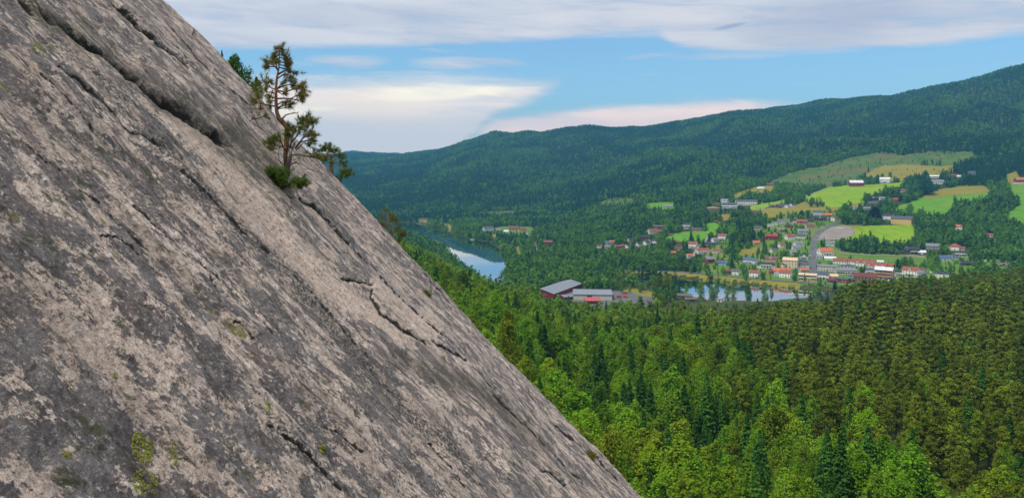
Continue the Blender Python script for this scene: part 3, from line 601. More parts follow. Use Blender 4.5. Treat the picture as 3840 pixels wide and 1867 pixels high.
M_spruce = m_leaf('spruce_needles', (0.046, 0.143, 0.016), (0.077, 0.193, 0.022), (0.061, 0.165, 0.014), .2)
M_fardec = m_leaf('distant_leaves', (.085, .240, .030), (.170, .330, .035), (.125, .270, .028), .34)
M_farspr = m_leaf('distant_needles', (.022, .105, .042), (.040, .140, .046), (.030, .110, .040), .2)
M_copper = m_leaf('copper_leaves', (.006, .006, .014), (.008, .007, .018), (.010, .006, .014), .1)
M_redleaf = m_leaf('plum_leaves', (.05, .010, .014), (.06, .012, .016), (.05, .012, .014), .1)
M_bark = paint('pine_bark', (.20, .115, .065), .9, .3, 2.); M_birchbark = paint('birch_bark', (.33, .31, .28), .8, .4, 3.); M_spbark = paint('grey_bark', (.10, .085, .07), .9, .3, 2.)
def cards(P, Nrm, size, rg, asp=.75, jit=.42):
    """leaf clump faces: one bent quad each, lying roughly across its normal"""
    n = len(P); N = Nrm+rg.normal(0, jit, (n, 3)); N /= np.linalg.norm(N, axis=1)[:, None]+1e-9
    a = np.cross(N, rg.normal(0, 1, (n, 3))); a /= np.linalg.norm(a, axis=1)[:, None]+1e-9; b = np.cross(N, a)
    sz = (size*rg.uniform(.6, 1.35, n))[:, None] if np.isscalar(size) else (size*rg.uniform(.7, 1.3, n))[:, None]
    a = a*sz*.5; b = b*sz*.5*asp
    q = np.stack([P-a-b*.6, P-b+a*.3+N*sz*.10, P+a+b*.5, P+b-a*.3-N*sz*.12], 1).reshape(-1, 3)
    return q, np.arange(n*4).reshape(-1, 4)
def crown_broad(h, r, n, size, seed, base=.16, lobes=16, point=.5):
    """ovoid crown of overlapping leafy boughs, each broken into tufts; point > 0 pulls the top to a tip"""
    rg = np.random.default_rng(seed); P = []; N = []; lean = rg.normal(0, .05, 2)*h
    for i in range(lobes):
        f = (i+.6)/lobes; z = base+(.97-base)*f; prof = max(.10, (min(1, f/.28))**.6*(1-max(0, (f-.28)/.78)**(2.4-point*1.5)))
        a = i*2.4+rg.normal(0, .5); lr = r*(.34+.34*prof)*rg.uniform(.8, 1.15)*(.62 if f > .85 else 1); d = max(0, r*prof-lr*.55)*rg.uniform(.8, 1.15)
        c = np.array([d*math.cos(a)+lean[0]*f, d*math.sin(a)+lean[1]*f, z*h-.2*lr]); m = int(n/lobes*(.5+prof))
        v = rg.normal(0, 1, (m, 3)); v /= np.linalg.norm(v, axis=1)[:, None]; v[:, 2] = np.where(v[:, 2] < -.35, -v[:, 2], v[:, 2])
        tu = rg.normal(0, 1, (max(8, m//12), 3)); tu[:, 2] += .3; tu /= np.linalg.norm(tu, axis=1)[:, None]; k = rg.integers(0, len(tu), m); v = v*.45+tu[k]*.75; v /= np.linalg.norm(v, axis=1)[:, None]
        rad = lr*(rg.uniform(.45, 1.0, m)**.6)*(1+.28*np.sin(k*2.4)); P.append(c+v*rad[:, None]*np.array([1, 1, 1.15])); N.append(v+np.array([0, 0, .3]))
    P = np.concatenate(P); N = np.concatenate(N); P[:, 2] = np.clip(P[:, 2], base*h*.7, None)
    return cards(P, N, size, rg)
def crown_spruce(h, r, n, size, seed, base=.10):
    rg = np.random.default_rng(seed); lay = max(6, int(n/70)); P = []; N = []
    per = n//lay
    for i in range(lay):
        f = (i+.5)/lay; z = h*(base+(1-base)*f); R_ = r*(1-f)**.85*rg.uniform(.85, 1.1)+.06
        nb = max(5, int(9*(1-f)+5)); ba = rg.uniform(0, 6.28, nb); k = rg.integers(0, nb, per); t = rg.uniform(.1, 1, per)**.6
        a = ba[k]+rg.normal(0, .13, per)/np.maximum(t, .3); rr = R_*t*(.8+.35*np.sin(k*3.1))
        p = np.stack([rr*np.cos(a), rr*np.sin(a), z-rr*.34+.10*R_*t**3+rg.normal(0, .05*h/lay, per)], -1); P.append(p)
        N.append(np.stack([np.cos(a)*.55, np.sin(a)*.55, np.full(per, .75)], -1))
    P.append(np.array([[0, 0, h*.985], [0, 0, h*.96]])); N.append(np.array([[1, 0, .2], [0, 1, .2]]))
    return cards(np.concatenate(P), np.concatenate(N), size, rg, .6, .45)
def crown_pine(h, r, n, size, seed, base=.42, pads=16):
    rg = np.random.default_rng(seed); P = []; N = []; br = []
    for i in range(pads):
        f = (i+.5)/pads; z = h*(base+(1-base)*f*.97); R_ = r*(1-f**1.5*.88)*rg.uniform(.5, 1.1); a = i*2.4+rg.normal(0, .9); z += rg.normal(0, .02)*h
        c = np.array([R_*.62*math.cos(a), R_*.62*math.sin(a), z+R_*.16]); br.append((z-.03*h, c)); m = n//pads
        v = rg.normal(0, 1, (m, 3)); v /= np.linalg.norm(v, axis=1)[:, None]; lr = r*rg.uniform(.30, .56)*(1-.45*f)
        p = c+v*(rg.uniform(.35, 1, m)**.5)[:, None]*np.array([lr, lr, lr*.70]); P.append(p); N.append(v*.6+np.array([0, 0, .6]))
    q, f = cards(np.concatenate(P), np.concatenate(N), size, rg, .55, .6); return q, f, br
def trunk_mesh(name, h, r, mtl, branches=(), top=.9, seed=0, n=6):
    rg = random.Random(seed); m = MB(); b = rg.uniform(-.03, .03)*h
    m.tube([(0, 0, -.5), (b*.3, 0, h*.25), (b, b*.4, h*.6), (b*.5, 0, h*top)], [r, r*.82, r*.5, r*.12], n)
    for z, c in branches: m.tube([(0, 0, z-.25), tuple(c*np.array([.55, .55, 1])*np.array([1, 1, 1])-np.array([0, 0, .08*h*.2])), tuple(c)], [r*.26, r*.18, r*.07], 4, cap=False)
    return m.mesh(name, [mtl], True)
# full detail kinds: (crown mesh, trunk mesh, nominal height)
NEAR = {'broadleaf_tree': [], 'birch_tree': [], 'spruce_tree': [], 'pine_tree': []}
for i in range(6):
    h, r = 14, 3.6+.5*(i % 3); q, f = crown_broad(h, r, 5600, .40, 100+i, .12, 18, (0., .35, .7)[i % 3])
    NEAR['broadleaf_tree'].append((np_mesh('crown', q, f, False, [M_decid]), trunk_mesh('trunk', h, .24, M_spbark, [(h*.35, np.array([1.6, 1., h*.6])), (h*.4, np.array([-1.5, .8, h*.62])), (h*.45, np.array([.3, -1.7, h*.7]))], .8, i), h))
for i in range(4):
    h, r = 15, 2.8+.25*i; q, f = crown_broad(h, r, 4600, .34, 200+i, .14, 16, .45+.15*i)
    NEAR['birch_tree'].append((np_mesh('crown', q, f, False, [M_birch]), trunk_mesh('trunk', h, .14, M_birchbark, [(h*.35, np.array([1., .6, h*.6])), (h*.5, np.array([-1., .5, h*.75]))], .92, i), h))
for i in range(4):
    h, r = 15, 3.3+.4*(i % 2); q, f = crown_spruce(h, r, 3800, .52, 300+i)
    NEAR['spruce_tree'].append((np_mesh('crown', q, f, False, [M_spruce]), trunk_mesh('trunk', h, .18, M_spbark, (), .95, i), h))
for i in range(5):
    h, r = 13, 2.7; q, f, br = crown_pine(h, r, 3600, .36, 400+i, .18+.04*i, 26)
    NEAR['pine_tree'].append((np_mesh('crown', q, f, False, [M_pine]), trunk_mesh('trunk', h, .18, M_bark, br[::2], .95, i), h))
# light kinds for masses
def light(name, q, f, mtl, h, r):
    m = MB(); m.tube([(0, 0, -.4), (0, 0, h*.75)], [r, r*.3], 4, cap=False); tv = np.array(m.v); tf = np.array(m.f)
    me = np_mesh(name, np.concatenate([q, tv]), np.concatenate([f, tf+len(q)]), False, [mtl, M_spbark if 'pine' not in name else M_bark], [0]*len(f)+[1]*len(tf)); return bpy.data.objects.new(name, me)
def kinds(n, size, dec, spr, pin, sd):
    o = []
    for i in range(2): q, f = crown_broad(12, 3.6+.5*i, n, size, sd+i, .10, 10, .0+.3*i); o.append(light('broadleaf_form', q, f, dec, 12, .2))
    for i in range(1): q, f = crown_broad(13, 2.5, n, size*.9, sd+5, .10, 9, .6); o.append(light('birch_form', q, f, M_birch if dec is M_decid else dec, 13, .15))
    for i in range(2): q, f = crown_spruce(14, 3.1, n, size, sd+10+i); o.append(light('spruce_form', q, f, spr, 14, .15))
    for i in range(2): q, f, _ = crown_pine(12, 2.7, n, size, sd+20+i, .32, 10); o.append(light('pine_form', q, f, pin, 12, .15))
    return o     # 0,1 broad 2 birch 3,4 spruce 5,6 pine
def proto_coll(name, obs):
    c = bpy.data.collections.new(name)
    for i, o in enumerate(obs): o.name = name+'_'+'abcdefghij'[i]; c.objects.link(o)
    return c
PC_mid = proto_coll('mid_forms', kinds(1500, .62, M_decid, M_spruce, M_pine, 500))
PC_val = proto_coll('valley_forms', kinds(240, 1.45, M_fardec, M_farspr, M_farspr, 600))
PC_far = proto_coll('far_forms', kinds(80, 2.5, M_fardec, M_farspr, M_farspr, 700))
def instancer():
    ng = bpy.data.node_groups.new('tree_scatter', 'GeometryNodeTree')
    ng.interface.new_socket('Geometry', in_out='INPUT', socket_type='NodeSocketGeometry'); ng.interface.new_socket('Forms', in_out='INPUT', socket_type='NodeSocketCollection')
    ng.interface.new_socket('Geometry', in_out='OUTPUT', socket_type='NodeSocketGeometry')
    N = ng.nodes; gi = N.new('NodeGroupInput'); go = N.new('NodeGroupOutput'); ci = N.new('GeometryNodeCollectionInfo'); ci.inputs['Separate Children'].default_value = True
    ip = N.new('GeometryNodeInstanceOnPoints'); ip.inputs['Pick Instance'].default_value = True
    def na(n, ty): a = N.new('GeometryNodeInputNamedAttribute'); a.data_type = ty; a.inputs[0].default_value = n; return [s for s in a.outputs if s.enabled][0]
    L = ng.links.new; L(gi.outputs[0], ip.inputs['Points']); L(gi.outputs[1], ci.inputs[0]); L(ci.outputs[0], ip.inputs['Instance'])
    L(na('form', 'INT'), ip.inputs['Instance Index']); L(na('scl', 'FLOAT_VECTOR'), ip.inputs['Scale'])
    er = N.new('ShaderNodeCombineXYZ'); L(na('rot', 'FLOAT'), er.inputs[2]); L(er.outputs[0], ip.inputs['Rotation']); L(ip.outputs[0], go.inputs[0]); return ng
NG = instancer()
def scatter(name, label, P, form, scl, coll):
    me = bpy.data.meshes.new(name); me.vertices.add(len(P)); me.vertices.foreach_set('co', np.asarray(P, np.float32).ravel())
    a = me.attributes.new('form', 'INT', 'POINT'); a.data.foreach_set('value', np.asarray(form, np.int32))
    a = me.attributes.new('rot', 'FLOAT', 'POINT'); a.data.foreach_set('value', rng.uniform(0, 6.28, len(P)).astype(np.float32))
    a = me.attributes.new('scl', 'FLOAT_VECTOR', 'POINT'); a.data.foreach_set('vector', np.asarray(scl, np.float32).ravel())
    o = bpy.data.objects.new(name, me); C.objects.link(o); md = o.modifiers.new('scatter', 'NODES'); md.node_group = NG
    for it in NG.interface.items_tree:
        if it.name == 'Forms': md[it.identifier] = coll
    return tag(o, label, kind='stuff')
# ------------------------------------------------------------------ buildings
WALLC = {'white': (.82, .82, .80), 'cream': (.66, .56, .40), 'red': (.22, .018, .022), 'maroon': (.15, .022, .028), 'black': (.020, .021, .024), 'grey': (.34, .36, .38), 'pale': (.50, .54, .58),
         'yellow': (.66, .44, .16), 'orange': (.50, .19, .06), 'brown': (.13, .070, .045), 'tan': (.40, .28, .16), 'blue': (.36, .47, .62), 'conc': (.56, .54, .49), 'brick': (.34, .16, .10), 'rust': (.24, .075, .045)}
ROOFC = {'red': (.30, .085, .060), 'orange': (.52, .15, .07), 'dark': (.040, .045, .055), 'slate': (.085, .10, .125), 'grey': (.20, .22, .24), 'blue': (.07, .13, .24), 'white': (.70, .71, .71), 'brown': (.17, .085, .060),
         'peach': (.72, .50, .34), 'crimson': (.34, .05, .05), 'metal': (.22, .25, .29), 'maroon': (.17, .045, .04), 'dull': (.13, .12, .11)}
def WM(c): return paint(c+'_boards', WALLC[c], .8, .12, .5)
def RF(c): return paint(c+'_roofing', ROOFC[c], .75 if c != 'metal' else .5, .18, .7)
M_glass = mat('window_glass', lambda t: prin(t, (.030, .040, .050), .12, .6)); M_trim = paint('white_trim', (.74, .74, .72), .7, .08); M_found = paint('foundation', (.26, .25, .24), .9, .2)
M_chim = paint('chimney_brick', (.20, .09, .07), .9, .2); M_door = paint('door_wood', (.12, .08, .06), .7, .2)
def win_mesh(w, h, frame=M_trim):
    m = MB(); m.box(-w/2, w/2, -.05, .03, -h/2, h/2, 0); m.box(-w/2+.11, -.04, -.065, -.045, -h/2+.11, h/2-.11, 1); m.box(.04, w/2-.11, -.065, -.045, -h/2+.11, h/2-.11, 1)
    return m.mesh('window', [frame, M_glass])
WIN = {'s': win_mesh(1.1, 1.25), 'b': win_mesh(1.9, 1.3), 't': win_mesh(.8, .8), 'h': win_mesh(2.6, 1.5)}
DOORM = MB().box(-.5, .5, -.06, .02, 0, 2.1).mesh('door', [M_door]); GARM = MB().box(-1.4, 1.4, -.06, .02, 0, 2.2).mesh('garage_door', [M_trim]); BARND = MB().box(-1.8, 1.8, -.06, .02, 0, 3.2).mesh('barn_door', [M_door])
KEEP = []; HOUSES = []; FOOT = []
def gable_parts(L, W, wh, rh, over=.5, th=.22):
    w = MB(); x, y = L/2, W/2
    w.poly([(-x, -y, 0), (-x, y, 0), (-x, y, wh), (-x, 0, wh+rh), (-x, -y, wh), (x, -y, 0), (x, y, 0), (x, y, wh), (x, 0, wh+rh), (x, -y, wh)],
           [(0, 1, 2, 3, 4)[::-1], (5, 6, 7, 8, 9), (0, 5, 9, 4), (1, 2, 7, 6), (0, 1, 6, 5)][:4])
    r = MB(); k = rh/y; X = x+over; Y = y+over; z0 = wh-over*k; zt_ = wh+rh
    for sg in (-1, 1):
        a = [(-X, sg*Y, z0), (X, sg*Y, z0), (X, 0, zt_), (-X, 0, zt_)]; b = [(p[0], p[1], p[2]+th*1.1) for p in a]
        r.poly([(p[0], p[1], p[2]+.03) for p in a]+b, [(0, 3, 2, 1), (4, 5, 6, 7), (0, 1, 5, 4), (1, 2, 6, 5), (3, 0, 4, 7)] if sg < 0 else [(0, 1, 2, 3), (7, 6, 5, 4), (4, 5, 1, 0), (5, 6, 2, 1), (7, 4, 0, 3)])
    return w, r
def house(px, py, wpx, rot, wall, roof, st=2, ratio=.62, label='', kind='gable', cat='house', opts='', rh=None, hk=1., name=None, dmin=820., maxw=None, world=None):
    X, Y, Z = ray(px, py, dmin) if world is None else world
    Wv = wpx*Y/F; a = abs(R(rot)); L = Wv/(math.cos(a)+ratio*math.sin(a)) if a < 1.0 or True else Wv; W = L*ratio
    wh = (2.9*st)*hk*max(.85, min(1.5, (L/12)**.45)); rh = (W*.5*math.tan(R(34)) if rh is None else rh)
    if 'low' in opts: rh = W*.5*math.tan(R(18))
    e = empty(name or cat.replace(' ', '_'), (X, Y+W*.25, Z), R(rot)-math.atan(X/Y)); tag(e, label, cat, None)
    KEEP.append((px, py, wpx, (wh+rh)*F/Y)); HOUSES.append(e); FOOT.append((e.location.x, e.location.y, e.rotation_euler.z, L/2+1.5, W/2+1.5))
    f = MB().box(-L/2+.05, L/2-.05, -W/2+.05, W/2-.05, -3.2, .0); f.build('foundation', M_found, e)
    if kind == 'gable': w, r = gable_parts(L, W, wh, rh)
    elif kind == 'hip':
        w = MB().box(-L/2, L/2, -W/2, W/2, 0, wh); o = .5; d = max(L-W, .4)/2
        r = MB(); r.poly([(-L/2-o, -W/2-o, wh-.1), (L/2+o, -W/2-o, wh-.1), (L/2+o, W/2+o, wh-.1), (-L/2-o, W/2+o, wh-.1), (-d, 0, wh+rh), (d, 0, wh+rh), (-L/2-o, -W/2-o, wh-.3), (L/2+o, -W/2-o, wh-.3), (L/2+o, W/2+o, wh-.3), (-L/2-o, W/2+o, wh-.3)],
                         [(0, 1, 5, 4), (1, 2, 5), (2, 3, 4, 5), (3, 0, 4), (6, 7, 1, 0), (7, 8, 2, 1), (8, 9, 3, 2), (9, 6, 0, 3), (9, 8, 7, 6)])
    elif kind == 'flat':
        rh = .5; w = MB().box(-L/2, L/2, -W/2, W/2, 0, wh); r = MB().box(-L/2-.35, L/2+.35, -W/2-.35, W/2+.35, wh+.003, wh+.38)
        r.poly([(-L/2-.3, -W/2-.3, wh+.38), (L/2+.3, -W/2-.3, wh+.38), (L/2+.3, W/2+.3, wh+.62), (-L/2-.3, W/2+.3, wh+.62)], [(0, 1, 2, 3)])
    elif kind == 'arch':
        w = MB().box(-L/2, L/2, -W/2, W/2, 0, wh); r = MB(); n = 10; vs = []
        for i in range(n+1):
            t = i/n; z = wh+.03+rh*math.sin(math.pi*t); xx = (-.52+1.04*t)*L; vs += [(xx, -W/2-.4, z), (xx, W/2+.4, z)]
        r.poly(vs, [(2*i, 2*i+2, 2*i+3, 2*i+1) for i in range(n)]+[tuple(2*i for i in range(n+1))[::-1]])
    wo = w.build('wall', WM(wall), e); ro = r.build('roof', RF(roof), e)
    if kind == 'gable' and cat == 'house' and Y < 1500:
        k = rh/(W/2)
        for sx in (-1, 1):
            for sy in (-1, 1):
                X0 = sx*(L/2+.53); MB().poly([(X0, sy*(W/2+.5), wh-.5*k-.2), (X0, 0, wh+rh-.17), (X0, 0, wh+rh+.28), (X0, sy*(W/2+.5), wh-.5*k+.25), (X0-sx*.05, sy*(W/2+.5), wh-.5*k-.2), (X0-sx*.05, 0, wh+rh-.17), (X0-sx*.05, 0, wh+rh+.28), (X0-sx*.05, sy*(W/2+.5), wh-.5*k+.25)], [(0, 1, 2, 3), (7, 6, 5, 4), (0, 4, 5, 1), (2, 6, 7, 3)]).build('bargeboard', M_trim, e)
    big = wpx > 18
    sh = wh/max(st, 1); n = int(max(1, min(round(L/3.4), 9)))
    wk = 'b' if st == 1 else 's'
    if 'barn' in opts: n = max(2, n//2); wk = 't'
    if 'h' in opts.split(): wk = 'h'
    def put(mesh, x, y, z, rz, nm='window', sc_=1.): o = obj(nm, mesh, e, (x, y, z), rz); o.scale = (sc_, 1, sc_); return o
    ws = min(1.35, max(1., L/12)); fl = int(max(1, round(st)))
    if 'nowin' not in opts:
        for s in range(fl):
            for i in range(n):
                x = -L/2+(i+.5)*L/n
                if s == 0 and i == n//2 and 'nodoor' not in opts: continue
                put(WIN[wk], x, -W/2-.01, sh*s+sh*.55, 0, sc_=ws)
        gs = -1 if rot > 0 else 1; m = max(1, min(3, round(W/3.6)))
        for s in range(fl):
            for i in range(m): put(WIN['s' if 'barn' not in opts else 't'], gs*(L/2+.01), -W/2+(i+.5)*W/m, sh*s+sh*.55, gs*R(90), sc_=ws)
        if kind == 'gable' and rh > 2.2: put(WIN['s'], gs*(L/2+.01), 0, wh+rh*.36, gs*R(90), sc_=ws)
    if 'nodoor' not in opts:
        if 'barn' in opts: put(BARND, 0, -W/2-.01, 0, 0, 'barn_door', ws)
        elif 'garage' in opts: put(GARM, 0, -W/2-.01, 0, 0, 'garage_door', ws)
        else: put(DOORM, -L/2+(n//2+.5)*L/n, -W/2-.01, 0, 0, 'door', ws)
    if cat == 'house' and kind != 'flat' and 'nochim' not in opts:
        MB().box(L*.12-.4, L*.12+.4, -.35, .35, wh+rh-.9, wh+rh+1.1).box(L*.12-.48, L*.12+.48, -.43, .43, wh+rh+1.1, wh+rh+1.25).build('chimney', M_chim, e)
    if 'balc' in opts.split():
        b = MB().box(-L*.32, L*.32, -W/2-1.6, -W/2-.003, sh-.1, sh+.1).box(-L*.32, L*.32, -W/2-1.65, -W/2-1.55, sh+.1, sh+1.0)
        for sx in (-.31, 0, .31): b.box(sx*L-.08, sx*L+.08, -W/2-1.56, -W/2-1.4, -1, sh-.1)
        b.build('balcony', M_trim, e)
    if 'porch' in opts:
        b = MB().box(-1.5, 1.5, -W/2-1.8, -W/2-.003, 2.5, 2.7).box(-1.45, -1.3, -W/2-1.75, -W/2-1.6, 0, 2.5).box(1.3, 1.45, -W/2-1.75, -W/2-1.6, 0, 2.5); b.build('porch', M_trim, e)
    for q in opts.split():
        if q.startswith('dorm'):
            nd = int(q[4:]); k = rh/(W/2); dw = min(2.9, L/nd*.62)
            for i in range(nd):
                x = -L/2+(i+.5)*L/nd; y0 = -W/2-.1; zb = wh+.1; ht = 1.7
                m = MB(); m.poly([(x-dw/2, y0, zb), (x+dw/2, y0, zb), (x+dw/2, y0, zb+ht), (x, y0, zb+ht+dw*.36), (x-dw/2, y0, zb+ht), (x-dw/2, 0, zb), (x+dw/2, 0, zb), (x+dw/2, 0, zb+ht), (x, 0, zb+ht+dw*.36), (x-dw/2, 0, zb+ht)],
                                 [(0, 1, 2, 3, 4), (0, 4, 9, 5), (1, 6, 7, 2)]); 
                d = m.build('dormer', M_trim, e); X1 = dw/2+.3; t2 = .16; zz = zb+ht-.3*.72; zp = zb+ht+dw*.36
                r2 = MB(); r2.poly([(x-X1, y0-.35, zz), (x, y0-.35, zp), (x, 0, zp), (x-X1, 0, zz), (x-X1, y0-.35, zz+t2), (x, y0-.35, zp+t2), (x, 0, zp+t2), (x-X1, 0, zz+t2)], [(4, 5, 6, 7), (0, 1, 5, 4), (0, 4, 7, 3), (0, 3, 2, 1)])
                r2.poly([(x+X1, y0-.35, zz), (x, y0-.35, zp), (x, 0, zp), (x+X1, 0, zz), (x+X1, y0-.35, zz+t2), (x, y0-.35, zp+t2), (x, 0, zp+t2), (x+X1, 0, zz+t2)], [(7, 6, 5, 4), (4, 5, 1, 0), (3, 7, 4, 0), (1, 2, 3, 0)])
                r2.build('dormer_roof', RF(roof), d); o = obj('window', WIN['s'], d, (x, y0-.01, zb+ht*.62))
    return e
def c7(*P): return [(x/3.9125+2640, y/3.9125+780) for x, y in P]
def c8(*P): return [(x/3.7882+2880, y/3.7882+940) for x, y in P]
SCL = {1: 2.7825, 2: 2.2766, 3: 1.789, 6: 3.68, 7: 3.9125, 8: 3.7882}; CF = {1: c1, 2: c2, 3: c3, 6: c6, 7: c7, 8: c8}
